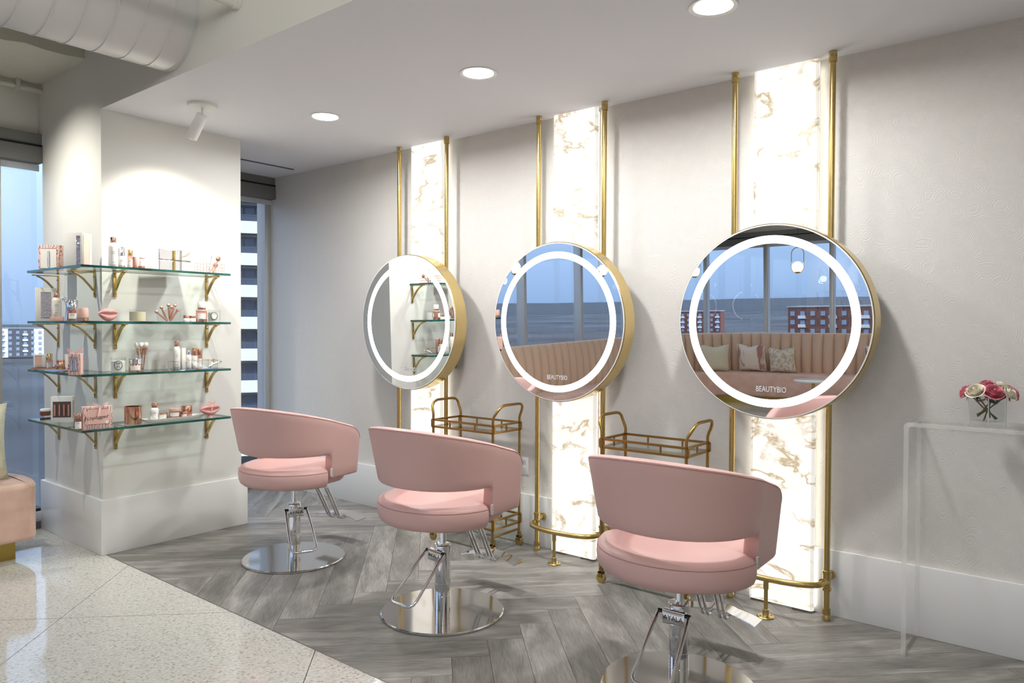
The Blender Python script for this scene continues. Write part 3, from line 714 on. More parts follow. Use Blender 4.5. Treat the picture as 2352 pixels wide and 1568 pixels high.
VX, VY, VZ = 3.628, .392, 1.006
t = thing('glass_vase', 'square clear glass vase of water on the acrylic console', 'vase', (VX, VY, VZ), math.radians(-35))
hw, H = .047, .112
MB().box(-hw, -hw, 0, hw, hw, .014).build('vase_base', 'clear_glass', t, 0)
mb = MB()
for x0, y0, x1, y1 in ((-hw, -hw, hw, -hw+.004), (-hw, hw-.004, hw, hw), (-hw, -hw+.004, -hw+.004, hw-.004), (hw-.004, -hw+.004, hw, hw-.004)): mb.box(x0, y0, .014, x1, y1, H)
mb.build('vase_walls', 'clear_glass', t, 0)
for sx in (-1, 1):
    for sy in (-1, 1): MB().box(sx*hw-.0012, sy*hw-.0012, .0, sx*hw+.0012, sy*hw+.0012, H).build('corner_edge', 'acrylic_edge', t)
for sx in (-1, 1):
    MB().box(sx*(hw-.002)-.002, -hw, H, sx*(hw-.002)+.002, hw, H+.0012).build('rim', 'acrylic_edge', t); MB().box(-hw, sx*(hw-.002)-.002, H, hw, sx*(hw-.002)+.002, H+.0012).build('rim', 'acrylic_edge', t)
MB().box(-hw+.0045, -hw+.0045, .0145, hw-.0045, hw-.0045, H-.018).build('water', 'water', t, 0)
def rose(x, y, z, r, m_, tilt, lab, foot):
    """bloom of overlapping cupped petals on a cut stem"""
    t = thing('rose', lab, 'flower', (x, y, z), 0, 'cut roses in the glass vase')
    R = Matrix.Rotation(tilt[1], 4, 'Z') @ Matrix.Rotation(tilt[0], 4, 'Y')
    rr = random.Random(int(x*9999)+int(y*777))
    layers = ((3, .22, .86, .0), (4, .38, .88, .05), (5, .58, .82, .25), (5, .80, .70, .6), (6, 1.0, .55, 1.0))
    for li, (cnt, rad, hgt, opn) in enumerate(layers):
        for k in range(cnt):
            a0 = 2*PI*k/cnt+li*.9+rr.uniform(-.15, .15); span = 2*PI/cnt*.86; mb = MB(); g = []
            for i in range(7):
                v = i/6; row = []
                for j in range(9):
                    u = j/8*2-1; wid = math.sin(PI*min(1, .22+.62*v))**.6
                    a = a0+u*span*wid
                    rho = r*rad*(.16+.84*math.sin(min(1, v*1.05)*PI/2)**.8)+r*.20*max(0, v-.75)*opn*2
                    zz = r*1.15*hgt*v-r*.35*max(0, v-.78)**1.2*opn*2.2-r*.16*hgt*(u**4)*v
                    row.append(R @ Vector((rho*math.cos(a), rho*math.sin(a), zz-r*.35)))
                g.append(row)
            mb.loft(g, closed_ring=False); mb.build('petal', m_, t, 80)
    MB().ball((0, 0, 0), r*.17, r*.17, r*.3).xf(R @ Matrix.Translation((0, 0, r*.35))).build('bud', m_, t)
    f = Vector(foot)-Vector((x, y, z))
    MB().tube([R @ Vector((0, 0, -r*.3)), R @ Vector((0, 0, -r*.7)), f*.55+Vector((0, 0, -.004)), f], [.0026, .0028, .0030, .0030], 8).build('stem', 'stem_green', t)
    for k in range(4):
        a = 2*PI*k/4+.4
        MB().loft([[R @ Vector((r*.1*math.cos(a-.3), r*.1*math.sin(a-.3), -r*.34)), R @ Vector((r*.1*math.cos(a+.3), r*.1*math.sin(a+.3), -r*.34))],
                   [R @ Vector((r*.55*math.cos(a-.3), r*.55*math.sin(a-.3), -r*.42)), R @ Vector((r*.55*math.cos(a+.3), r*.55*math.sin(a+.3), -r*.42))],
                   [R @ Vector((r*.95*math.cos(a-.04), r*.95*math.sin(a-.04), -r*.62)), R @ Vector((r*.95*math.cos(a+.04), r*.95*math.sin(a+.04), -r*.62))]], closed_ring=False).build('sepal', 'leaf_green', t, 60)
Z = VZ
view = math.atan2(-VY, -VX)                       # toward the viewer
def off(a, b): return (VX+math.cos(view)*a+math.cos(view+PI/2)*b, VY+math.sin(view)*a+math.sin(view+PI/2)*b)
for a, b, z, r, m_, tl, lab, ft in (
    (.030, -.042, .146, .036, 'rose_white', (.75, view-.45), 'open cream white rose at the front of the vase', (-.02, .03, .02)),
    (.035, .022, .145, .037, 'rose_pink', (.80, view+.25), 'open deep pink rose at the front of the vase', (.0, -.012, .016)),
    (.012, .072, .143, .034, 'rose_white', (.85, view+1.1), 'cream white rose leaning toward the picture edge', (-.01, -.035, .03)),
    (-.005, -.075, .140, .034, 'rose_pink', (.95, view-1.4), 'pink rose half hidden behind the cream rose', (.01, .036, .026)),
    (-.030, .000, .168, .034, 'rose_pink', (.25, view), 'pink rose on top at the back of the bunch', (.02, .01, .03)),
    (-.025, .045, .165, .033, 'rose_white', (.4, view+1.9), 'cream rose on top at the back of the bunch', (.015, -.03, .034)),
    (-.045, .085, .140, .032, 'rose_pink', (1.1, view+2.0), 'small pink rose peeking out behind the cream rose', (.02, -.036, .04))):
    x, y = off(a, b); rose(x, y, Z+z-.010, r, m_, tl, lab, (*off(ft[0], ft[1]), Z+ft[2]))
t = thing('rose_leaves', 'dark green rose leaves gathered at the vase rim', 'leaves', (VX, VY, Z+.108))
rr = random.Random(5)
for k in range(11):
    a = rr.uniform(0, 2*PI); L = rr.uniform(.028, .05); w = L*.3; d = Vector((math.cos(a), math.sin(a), rr.uniform(-.5, .25))); sx = Vector((-math.sin(a), math.cos(a), .2))*w
    MB().loft([[d*.004, d*.004+sx*.05], [d*L*.45-sx, d*L*.45+sx], [d*L*.8-sx*.7, d*L*.8+sx*.7], [d*L, d*L+sx*.02]], closed_ring=False).build('leaf', 'leaf_green', t, 60)

# ------------------------------------------------------------------ glass shelves on the pillar
SH = [1.732, 1.414, 1.110, .794]; TH = .014
ORD = ('top', 'second from top', 'third from top', 'lowest')
def glass_shelf(i, z):
    t = thing('glass_shelf', 'L-shaped green-edged glass shelf on brass brackets, %s on the pillar' % ORD[i], 'shelf', (0, 0, z), 0, 'glass shelves')
    poly = [(1.71, 4.50), (2.62, 4.50), (2.62, 4.769), (1.929, 4.769), (1.929, 5.33), (1.71, 5.33)]
    mb = MB().prism(poly, 0, TH); mb.m = [0, 0]+[1]*6
    mb.build('glass', ['shelf_glass', 'shelf_edge'], t, 0)
    def bracket(px, py, nx, ny):
        b = MB(); s = Vector((-ny, nx, 0)); nv = Vector((nx, ny, 0)); p = Vector((px, py, 0)); w = .010
        def bar(path, th):
            g = []
            for k, (o, zz) in enumerate(path):
                q0 = path[max(0, k-1)]; q1 = path[min(len(path)-1, k+1)]; tx, tz = q1[0]-q0[0], q1[1]-q0[1]; L = math.hypot(tx, tz); ax, az = -tz/L*th, tx/L*th
                c = p+nv*o+Vector((0, 0, zz)); d = nv*ax+Vector((0, 0, az))
                g.append([c-s*w-d, c+s*w-d, c+s*w+d, c-s*w+d])
            b.loft(g)
        bar([(.004, -.001), (.004, -.155)], .0035)
        bar([(.004, -.004), (.155, -.004)], .0035)
        bar([(.128, -.008), (.100, -.020), (.068, -.045), (.035, -.082), (.010, -.115)], .0045)
        br = b.build('bracket', 'brass', t, 30, bevel=.001)
        for zz in (-.03, -.135):
            c = p+nv*.008+Vector((0, 0, zz)); MB().cyl(c, c+nv*.003, .005, 10).build('screw', 'brass_dark', br)
    for x in (2.003, 2.617-.02): bracket(x, 4.77, 0, -1)
    for px in (135, 219): bracket(XS, on(px, 700, 'x', XS).y, -1, 0)
for i, z in enumerate(SH): glass_shelf(i, z)
structure('anchor_hole', MB().cyl((2.585, 4.7695, .648), (2.585, 4.7705, .648), .004, 10), 'black_gap', bpy.data.objects['wall_pillar'])

# ------------------------------------------------------------------ products: pixel spans -> spots on a shelf
def spot_on(sh, x0, x1, y0, y1, crop, wing, depth):
    ox, oy = crop; k = 4.704
    cx = ox+(x0+x1)/2/k; yb = oy+y1/k
    P = on(cx, yb, 'y', depth) if wing == 'f' else on(cx, yb, 'x', depth)
    dist = (P-CC).dot(CF); w = (x1-x0)/k/FPX*dist; h = (y1-y0)/k/FPX*dist
    ang = math.atan2(-P.y, -P.x)
    return Vector((P.x, P.y, SH[sh]+TH)), w, h, ang
C1, C2 = (50, 500), (50, 760)
def at(sh, x0, x1, y0, y1, wing='f', depth=None):
    crop = C1 if sh < 2 else C2
    return spot_on(sh, x0, x1, y0, y1, crop, wing, depth if depth else (4.60 if wing == 'f' else 1.80))
def bottle(name, lab, sp, body, cap, capf=.18, neck=.55, shoulder=.82, label=True, band=None, on_top=0):
    P, w, h, ang = sp; t = thing(name, lab, 'bottle', P+Vector((0, 0, on_top)), ang); r = w/2; hb = h*(1-capf)
    b = MB().lathe([(r*.92, 0), (r, r*.1), (r, hb*shoulder), (r*.96, hb*(shoulder+.04)), (r*neck*1.15, hb*.985), (r*neck, hb)], 24).build('body', body, t, 50)
    MB().lathe([(r*neck*1.12, hb+.0003), (r*neck*1.14, hb+.002), (r*neck*1.14, h-.002), (r*neck*1.08, h)], 24).build('cap', cap, t, 40)
    if label:
        n = 8; g = []
        for i in range(n+1):
            a = (i/n-.5)*1.7; g.append([(math.cos(a)*r*1.012, math.sin(a)*r*1.012, hb*.12), (math.cos(a)*r*1.012, math.sin(a)*r*1.012, hb*.72)])
        MB().loft(g, closed_ring=False).build('label', 'card_white', b, 60)
        for q in (.62, .55, .2): MB().box(r*.93, -r*.35, hb*q-.0008, r*1.018, r*.3, hb*q+.0008).build('print_line', 'ink_grey', b)
    if band: MB().lathe([(r*1.01, 0), (r*1.03, .001), (r*1.03, hb*.22), (r*1.01, hb*.23)], 24).build('base_band', band, t, 40)
    return t
def jar(name, lab, sp, body, lid, lidf=.35, base=None, on_top=0, label=False):
    P, w, h, ang = sp; t = thing(name, lab, 'jar', P+Vector((0, 0, on_top)), ang); r = w/2; z0 = 0
    if base: MB().lathe([(r*.96, 0), (r, .001), (r, h*.24), (r*.97, h*.25)], 28).build('base_band', base, t, 40); z0 = h*.2501
    hb = h*(1-lidf)
    b = MB().lathe([(r*.95, z0), (r*.98, z0+.002), (r*.98, hb*.92), (r*.9, hb)], 28).build('body', body, t, 40)
    if lidf > 0: MB().lathe([(r*.97, hb+.0003), (r, hb+.001), (r, h-.002), (r*.95, h), (.0001, h)], 28).build('lid', lid, t, 40)
    if label:
        g = []
        for i in range(9):
            a = (i/8-.5)*1.6; g.append([(math.cos(a)*r*1.01, math.sin(a)*r*1.01, max(z0, hb*.2)), (math.cos(a)*r*1.01, math.sin(a)*r*1.01, hb*.8)])
        MB().loft(g, closed_ring=False).build('label', 'card_white', b, 60)
    return t
def carton(name, lab, P, w, d, h, ang, body, front=None, side=None, contents=None, lines=True, cat='box'):
    """carton whose front faces local -Y and right side faces local +X"""
    t = thing(name, lab, cat, P, ang)
    b = MB().box(-w/2, -d/2, 0, w/2, d/2, h).build('carton', body, t, bevel=.0008)
    if front:
        x0, x1, z0, z1, m_ = front
        MB().box(-w/2+w*x0, -d/2-.0012, h*z0, -w/2+w*x1, -d/2-.0001, h*z1).build('front_window', m_, t)
        for zz in (z0, z1): MB().box(-w/2+w*x0-.001, -d/2-.0016, h*zz-.0012, -w/2+w*x1+.001, -d/2-.0002, h*zz+.0012).build('window_border', 'card_dark', t)
    if side:
        y0, y1, z0, z1, m_ = side
        MB().box(w/2+.0001, -d/2+d*y0, h*z0, w/2+.0012, -d/2+d*y1, h*z1).build('side_panel', m_, t)
        for yy in (y0, y1): MB().box(w/2+.0001, -d/2+d*yy-.0007, h*z0, w/2+.0016, -d/2+d*yy+.0007, h*z1).build('panel_border', 'card_dark', t)
    if contents:
        for k in range(contents[0]):
            xx = -w/2+w*(front[0]+(front[1]-front[0])*(k+.5)/contents[0])
            MB().cyl((xx, -d/2-.004, h*(front[2]+.06)), (xx, -d/2-.004, h*(front[3]-.1)), w*.05, 10).build('tube', contents[1], t)
    return t
def bow(t, x, y, z, s, mat_='ribbon'):
    for k, sg in enumerate((-1, 1)):
        MB().loft([[(x, y, z-.003*s), (x, y-.004, z+.004*s)], [(x+sg*.018*s, y-.012*s, z+.006*s), (x+sg*.016*s, y-.012*s, z+.020*s)], [(x+sg*.036*s, y-.004*s, z+.010*s), (x+sg*.040*s, y-.002*s, z+.028*s)]], closed_ring=False).build('ribbon_loop', mat_, t, 60)
    MB().loft([[(x-.004*s, y-.004, z), (x+.006*s, y-.005, z)], [(x-.012*s, y-.012*s, z-.03*s), (x+.0*s, y-.012*s, z-.028*s)], [(x-.014*s, y-.010*s, z-.055*s), (x-.002*s, y-.010*s, z-.052*s)]], closed_ring=False).build('ribbon_tail', mat_, t, 60)
RD = math.radians
# --- top shelf
P, w, h, a = at(0, 170, 465, 285, 560, 'l', 1.805)
t = carton('gift_box', 'pink marbled gift box with a clear window, at the end of the top shelf', P, w*.72, .055, h, RD(-48), 'marble_pink', (.12, .88, .08, .86, 'card_white'), None, (1, 'silver_cap'))
P, w, h, a = at(0, 470, 790, 150, 520, 'l', 1.80)
carton('carton', 'tall white and pink skincare box at the corner of the top shelf', P+Vector((.0, .03, 0)), w*.66, .085, h, RD(-54), 'card_white', (.66, .86, .06, .90, 'foil'), (.05, .72, .06, .94, 'card_pink'))
bottle('lotion_bottle', 'tall white bottle with copper cap on the top shelf', at(0, 940, 1040, 210, 535), 'bottle_white', 'copper', .17, .55)
bottle('serum_bottle', 'small bottle with a tall silver cap on the top shelf', at(0, 1047, 1112, 312, 538), 'bottle_white', 'silver_cap', .42, .86, .95, band='rose_gold')
bottle('serum_bottle', 'small pink bottle with gold cap on the top shelf', at(0, 1143, 1200, 340, 542), 'pink_glass', 'gold_cap', .30, .82, .95)
jar('cream_jar', 'matte pink jar with copper base on the top shelf', at(0, 1203, 1268, 416, 546), 'card_pink', 'card_pink', .0, 'copper')
jar('cream_jar', 'frosted white jar with pink lid beside the mirrored box', at(0, 1262, 1328, 418, 548), 'bottle_white', 'card_pink', .12, 'copper', label=True)
P, w, h, a = at(0, 1375, 1860, 340, 570)
t = thing('mirrored_box', 'mirrored two-drawer trinket box on the top shelf', 'box', P+Vector((.0, .02, 0)), RD(3))
W_, D_, H_ = w*.74, .12, h*.98
MB().box(-W_/2, -D_/2, 0, W_/2, D_/2, H_).build('case', 'mirror_silver', t, 0, bevel=.001)
for z0, z1 in ((.02, .47), (.52, .98)):
    d = MB().box(-W_/2+.003, -D_/2-.004, H_*z0, W_/2-.003, -D_/2-.0003, H_*z1).build('drawer', 'mirror_silver', t, 0, bevel=.0015)
    if z0 < .1: MB().ball((0, -D_/2-.010, H_*.25), .006, n=10, k=6).build('knob', 'clear_glass', d)
MB().box(-W_/2-.001, -D_/2-.0045, H_*.485, W_/2+.001, -D_/2-.0003, H_*.505).build('trim', 'black_gap', t)
P, w, h, a = at(0, 1900, 2170, 490, 592)
t = thing('wire_basket', 'rose gold wire basket holding beauty tools on the top shelf', 'basket', P, RD(10)); W_ = w*.5
for zz in (.002, h*.35, h*.68, h): MB().tube([(-W_, -.04, zz), (W_, -.04, zz), (W_, .05, zz), (-W_, .05, zz)], .0011, 6, closed=True).build('wire', 'copper_wire', t)
for q in range(8):
    x = -W_+2*W_*q/7
    for y in (-.04, .05): MB().cyl((x, y, .002), (x, y, h*(1.55 if y > 0 and 1 < q < 5 else 1)), .001, 6).build('wire', 'copper_wire', t)
    MB().cyl((x, -.04, .002), (x, .05, .002), .001, 6).build('wire', 'copper_wire', t)
for i, (x, y, lean, col, lab) in enumerate(((.02, .0, (.030, -.005, .085), 'copper', 'copper round-headed tool standing in the wire basket'), (.0, .02, (.05, .01, .050), 'copper', 'copper round-headed tool leaning low in the wire basket'), (-.01, .01, (.02, .0, .09), 'silver_cap', 'silver tube leaning in the wire basket'))):
    tt = thing('facial_tool', lab, 'tool', P+Vector((x, y, .004)), 0, 'tools in the wire basket'); v = Vector(lean)
    MB().cyl((0, 0, 0), v, .004, 10).build('handle', 'rose_gold' if col == 'copper' else col, tt)
    if col == 'copper': MB().ball(v*1.12, .017, .009, .017).build('head', 'copper', tt)
    else: MB().cyl(v*.98, v*1.25, .0055, 10).build('head', col, tt)
# --- second shelf
P, w, h, a = at(1, 110, 410, 748, 1108, 'l', 1.80)
carton('carton', 'white box with a window showing crinkled foil at the second shelf end', P, w*.62, .06, h, RD(-14), 'card_white', (.24, .74, .10, .86, 'foil'), None)
P, w, h, a = at(1, 325, 440, 1062, 1110, 'l', 1.775)
t = carton('carton', 'small flat pink box under the copper-capped bottle', P, w, .05, h, RD(-30), 'card_pink', None)
bottle('lotion_bottle', 'cream bottle with copper cap standing on a small pink box', at(1, 332, 425, 803, 1062, 'l', 1.775), 'bottle_cream', 'copper', .20, .55, on_top=h+.0005)
bottle('serum_bottle', 'mirror-silver bottle beside a chrome roller on the second shelf', at(1, 500, 600, 882, 1108, 'l', 1.80), 'pink_glass', 'silver_cap', .48, .92, .96, band='copper')
P, w, h, a = at(1, 450, 520, 850, 1108, 'l', 1.77)
t = thing('facial_roller', 'chrome facial roller leaning on the silver bottle', 'tool', P, a); MB().tube([(0, 0, .004), (0, .008, h*.5), (0, -.006, h*.86)], [.006, .008, .005], 10).build('handle', 'silver_cap', t); MB().ball((0, -.012, h*.93), .013).build('head', 'silver_cap', t)
jar('cream_jar', 'dusty rose tumbler jar with copper foot on the second shelf corner', at(1, 600, 714, 970, 1110, 'f', 4.53), 'card_pink', 'card_pink', 0, 'copper')
def lips(name, lab, P, w, h, ang, stand=0, cat='ornament', bowed=False):
    """puffed pair of lips"""
    t = thing(name, lab, cat, P, ang)
    for up in (1, 0):
        rows = []; n = 24; m = 12
        for i in range(n+1):
            u = i/n*2-1; row = []
            wdt = (1-abs(u)**1.9)
            mid = .06*math.cos(u*PI)*(-1)
            for j in range(m):
                q = 2*PI*j/m
                top = .46*wdt*(1-.22*math.exp(-(u*5)**2)) if up else .50*wdt
                cz = (.04+top/2) if up else (-.0-top/2)
                rr = top/2+.004
                row.append((u*w/2, -math.cos(q)*w*.17*wdt**.6-.0, h*(.52+cz+mid*.4+math.sin(q)*rr)+stand))
            rows.append(row)
        MB().loft(rows).build('upper_lip' if up else 'lower_lip', 'lip_pink', t, 60)
    if stand: MB().lathe([(w*.12, 0), (w*.10, stand*.4), (w*.07, stand+h*.1)], 20).build('foot', 'card_pink', t)
    if bowed: bow(t, 0, -w*.1, h*.98+stand, .8, 'card_pink'); MB().tube([(0, 0, h*.9+stand), (.004, 0, h*1.1+stand), (.014, 0, h*1.32+stand)], .002, 6).build('hanger', 'card_pink', t)
    return t
P, w, h, a = at(1, 812, 1055, 968, 1110)
lips('lip_ornament', 'glittery pink lips ornament on the second shelf', P, w, h, RD(18), 0)
P, w, h, a = at(1, 1168, 1340, 978, 1108)
t = thing('candle', 'pale yellow candle in a clear tumbler on the second shelf', 'candle', P, a); r = w/2
MB().lathe([(r*.92, 0), (r, .002), (r, h), (r*.95, h), (r*.95, .004)], 28, cap=False).build('tumbler', 'clear_glass', t, 40); MB().lathe([(r*.93, .003), (r*.93, h*.80)], 28).build('wax', 'wax_cream', t, 40)
P, w, h, a = at(1, 1455, 1725, 960, 1105)
t = thing('tumbler', 'clear glass tumbler of rose gold rollers on the second shelf', 'glass', P, a); r = w/2
MB().lathe([(r*.8, 0), (r*.82, .002), (r, h), (r*.96, h), (r*.79, .004)], 28, cap=False).build('bowl', 'clear_glass', t, 40)
for i, (dx, dy, ex, ez) in enumerate(((-.01, .0, -.062, .050), (-.006, .008, -.030, .075), (.004, -.004, -.010, .090), (.008, .004, .012, .078), (.012, .0, .040, .062), (.0, -.01, .026, .088))):
    tt = thing('facial_roller', 'rose gold facial roller in the glass tumbler, %s from the pillar corner' % ('first', 'second', 'third', 'fourth', 'sixth', 'fifth')[i], 'tool', P+Vector((dx, dy, .005)), 0, 'rose gold rollers in the tumbler'); v = Vector((ex, dy, ez))
    MB().tube([(0, 0, 0), v*.6, v], [.005, .007, .006], 10).build('handle', 'rose_gold', tt); MB().ball(v*1.10, .012, .010, .011).build('head', 'rose_gold', tt)
jar('cream_jar', 'small white jar with copper lid beside the roller tumbler', at(1, 1745, 1812, 1042, 1110), 'bottle_white', 'copper', .40)
jar('cream_jar', 'small white jar with copper lid beside the stacked jars', at(1, 1815, 1880, 1044, 1110), 'bottle_white', 'copper', .36)
sp = at(1, 1885, 2000, 985, 1115); jar('cream_jar', 'rose jar with copper foot under a smaller jar', sp, 'pink_glass', 'card_pink', .1, 'copper', label=True)
s2 = at(1, 1902, 1985, 897, 985); jar('cream_jar', 'small white jar stacked on a rose jar', s2, 'bottle_white', 'copper', .0, 'copper', on_top=sp[2]+.0005)
P, w, h, a = at(1, 2012, 2145, 978, 1110)
def oval_candle(P, w, h, a, lab, word):
    t = thing('candle', lab, 'candle', P, a); r = w/2
    MB().lathe([(r*.9, 0), (r*.95, .002), (r, h), (r*.95, h), (r*.9, .004)], 28, cap=False).build('tumbler', 'clear_glass', t, 40); MB().lathe([(r*.90, .003), (r*.93, h*.78)], 28).build('wax', 'wax_white', t, 40)
    lb = [(r*1.012*math.cos(q*.42), r*1.012*math.sin(q*.42)) for q in (-1, -.5, 0, .5, 1)]
    g = []
    for i in range(25):
        v = 2*PI*i/24; ya = math.cos(v)*.52; g.append((r*1.02*math.cos(ya), r*1.02*math.sin(ya), h*.5+math.sin(v)*h*.30))
    MB().tube(g[:-1], .0012, 5, closed=True).build('label_ring', 'ink_black', t)
    g2 = [(r*1.015*math.cos(.40*math.cos(2*PI*i/24)), r*1.015*math.sin(.40*math.cos(2*PI*i/24)), h*.5+math.sin(2*PI*i/24)*h*.25) for i in range(24)]
    MB().add(g2, [tuple(range(24))]).build('label', 'card_white', t, 0)
    for q, wd in (((.60, word[:2]), (.40, word[2:])) if word else ()): text('label_lettering', wd, h*.2, 'ink_black', t, (r*1.03, 0, h*q), (PI/2, 0, PI/2), .0002)
oval_candle(P, w, h, a, 'white candle with an oval label at the end of the second shelf', '')
# --- third shelf
P, w, h, a = at(2, 135, 550, 385, 415, 'l', 1.80)
t = thing('mirror_tray', 'mirrored vanity tray on the third shelf', 'tray', P, RD(-42)); MB().box(-w*.46, -.05, 0, w*.46, .05, .004).build('plate', 'mirror_silver', t, 0)
for y in (-.05, .048): MB().box(-w*.46, y, .004, w*.46, y+.002, .014).build('edge', 'rose_gold', t)
for x in (-w*.46, w*.46-.002): MB().box(x, -.048, .004, x+.002, .048, .014).build('edge', 'rose_gold', t)
P2, w, h, a = at(2, 135, 262, 245, 388, 'l', 1.80); carton('carton', 'cream and pink skincare box standing on the mirrored tray', P2+Vector((0, .01, .0045)), w*.85, .03, h, RD(-20), 'card_white', (.12, .7, .12, .88, 'card_pink'), None)
bottle('serum_bottle', 'copper and pink serum bottle on the mirrored tray', at(2, 264, 330, 208, 372, 'l', 1.79), 'pink_glass', 'gold_cap', .42, .85, .96, on_top=.0045)
jar('cream_jar', 'shiny copper jar on the mirrored tray', at(2, 364, 468, 268, 372, 'l', 1.80), 'copper', 'copper', .15, on_top=.0045)
P2, w, h, a = at(2, 468, 540, 212, 388, 'l', 1.80)
t = thing('cream_tube', 'white squeeze tube standing on its cap on the mirrored tray', 'tube', P2+Vector((0, 0, .0045)), a)
MB().lathe([(w*.36, 0), (w*.38, .002), (w*.38, h*.16)], 20).build('cap', 'card_pink', t, 40)
MB().loft([[(w*.40*math.cos(q/16*2*PI)*(1-k*.85), w*.40*math.sin(q/16*2*PI)*(1+k*.25), h*(.16+.84*k)) for q in range(16)] for k in (0.001, .3, .6, .85, 1)]).build('body', 'bottle_cream', t, 50)
P2, w, h, a = at(2, 548, 740, 240, 468, 'f', 4.53)
t = carton('gift_box', 'pink marbled gift box with pink ribbon on the third shelf corner', P2+Vector((-.03, 0, 0)), w*.60, .055, h, RD(-38), 'marble_pink', (.14, .84, .18, .82, 'foil'), (.05, .95, .05, .95, 'card_pink'), (2, 'silver_cap'))
bow(t, 0, -.0, h+.001, 1.1)
P2, w, h, a = at(2, 968, 1118, 282, 440); oval_candle(P2, w, h, a, 'white candle with an oval black-ringed label on the third shelf', 'BAIES')
jar('cream_jar', 'copper and silver jar between the candle and brush glass', at(2, 1160, 1295, 300, 440), 'copper', 'silver_cap', .42, label=True)
P2, w, h, a = at(2, 1240, 1365, 240, 430, 'f', 4.66)
t = thing('tumbler', 'tall clear glass of makeup brushes on the third shelf', 'glass', P2+Vector((.0, 0, 0)), a); r = w/2
MB().lathe([(r*.85, 0), (r*.88, .002), (r*.88, h*.94), (r*1.12, h*.96), (r*1.12, h), (r*.84, h), (r*.84, .004)], 28, cap=False).build('bowl', 'clear_glass', t, 40)
for i, (ex, ey) in enumerate(((-.022, .004), (-.008, -.006), (.004, .006), (.012, -.004), (.020, .004))):
    tt = thing('makeup_brush', 'fluffy white makeup brush in the tall glass, %s from the pillar corner' % ('first', 'second', 'third', 'fourth', 'fifth')[i], 'brush', P2+Vector((ex*.3, ey, .005)), 0, 'brushes in the tall glass'); v = Vector((ex*.9, ey*.3, h*1.05))
    MB().cyl((0, 0, 0), v*.8, .0025, 8).build('handle', 'copper', tt); MB().tube([v*.8, v*1.18], [.004, .008], 12).build('ferrule', 'copper', tt); MB().ball(v*1.34, .011, .011, .017).build('bristles', 'bristle', tt)
P2, w, h, a = at(2, 1590, 2125, 322, 425, 'f', 4.58)
t = thing('vanity_tray', 'clear glass vanity tray with gold edges on the third shelf', 'tray', P2, RD(12)); W_, D_, H_ = w*.48, .045, h*.9
MB().box(-W_, -D_, 0, W_, D_, .003).build('plate', 'mirror_silver', t, 0)
for x0, y0, x1, y1 in ((-W_, -D_, W_, -D_+.002), (-W_, D_-.002, W_, D_), (-W_, -D_+.002, -W_+.002, D_-.002), (W_-.002, -D_+.002, W_, D_-.002)): MB().box(x0, y0, .003, x1, y1, H_).build('side', 'clear_glass', t, 0)
MB().tube([(-W_, -D_, H_), (W_, -D_, H_), (W_, D_, H_), (-W_, D_, H_)], .0012, 6, closed=True).build('gold_edge', 'gold_cap', t)
for x in (-W_, W_):
    for y in (-D_, D_): MB().cyl((x, y, 0), (x, y, H_), .0012, 6).build('gold_edge', 'gold_cap', t)
bottle('lotion_bottle', 'tall white bottle with copper cap in the vanity tray', at(2, 1640, 1712, 112, 415, 'f', 4.585), 'bottle_white', 'copper', .18, .62, on_top=.0035)
P3, w, h, a = at(2, 1716, 1770, 190, 415, 'f', 4.60); carton('carton', 'slim white box standing in the vanity tray', P3+Vector((0, 0, .0035)), w*.9, .02, h, RD(10), 'card_white', None)
bottle('serum_bottle', 'small white bottle with silver cap in the vanity tray', at(2, 1776, 1834, 214, 415, 'f', 4.595), 'bottle_white', 'silver_cap', .24, .7, on_top=.0035)
bottle('serum_bottle', 'pink bottle with tall copper cap in the vanity tray', at(2, 1838, 1898, 196, 415, 'f', 4.600), 'bottle_white', 'copper', .36, .86, .95, on_top=.0035)
bottle('serum_bottle', 'pink bottle with short copper cap in the vanity tray', at(2, 1900, 1950, 208, 415, 'f', 4.605), 'pink_glass', 'copper', .30, .84, .95, on_top=.0035)
P3, w, h, a = at(2, 1965, 2160, 262, 410, 'f', 4.61)
t = thing('face_roller', 'white handled roller with chrome tip leaning out of the vanity tray', 'tool', P3+Vector((-.03, 0, .006)), 0)
MB().tube([(0, 0, .003), (.03, 0, .018), (.075, 0, .034)], [.005, .007, .006], 12).build('handle', 'porcelain', t); MB().cyl((.075, 0, .034), (.092, 0, .038), .007, 14).build('tip', 'silver_cap', t)
t = thing('lipstick', 'copper capped tube leaning on the vanity tray', 'tube', P3+Vector((-.012, .012, .006)), 0); MB().cyl((0, 0, 0), (.018, 0, .034), .006, 14).build('body', 'bottle_white', t); MB().cyl((.018, 0, .034), (.028, 0, .054), .006, 14).build('cap', 'copper', t)
# --- lowest shelf
P, w, h, a = at(3, 205, 310, 866, 940, 'l', 1.85)
t = thing('brown_case', 'round brown and white cosmetic case at the lowest shelf end', 'case', P, 0); r = w*.5
MB().lathe([(r*.85, 0), (r, h*.2), (r, h*.66)], 28).build('base', 'brown_case', t, 40); MB().lathe([(r, h*.661), (r*.98, h*.9), (r*.8, h), (.0001, h)], 28).build('lid', 'card_white', t, 40)
P, w, h, a = at(3, 300, 605, 722, 998, 'l', 1.80)
carton('carton', 'white box with a window showing four brushes on the lowest shelf', P, w*.70, .06, h, RD(-38), 'card_white', (.10, .92, .20, .80, 'card_dark'), (.0, .30, .16, .84, 'card_pink'), (4, 'rose_gold'))
bottle('serum_bottle', 'small copper bottle between the white box and gift box', at(3, 568, 650, 838, 1018, 'f', 4.56), 'pink_glass', 'copper', .3, .8, .95)
P, w, h, a = at(3, 655, 970, 812, 1050, 'f', 4.555)
t = carton('gift_box', 'pink marbled gift box with script lettering and ribbon on the lowest shelf', P, w*.90, .05, h, RD(-12), 'marble_pink', (.16, .86, .20, .90, 'card_pink'), None)
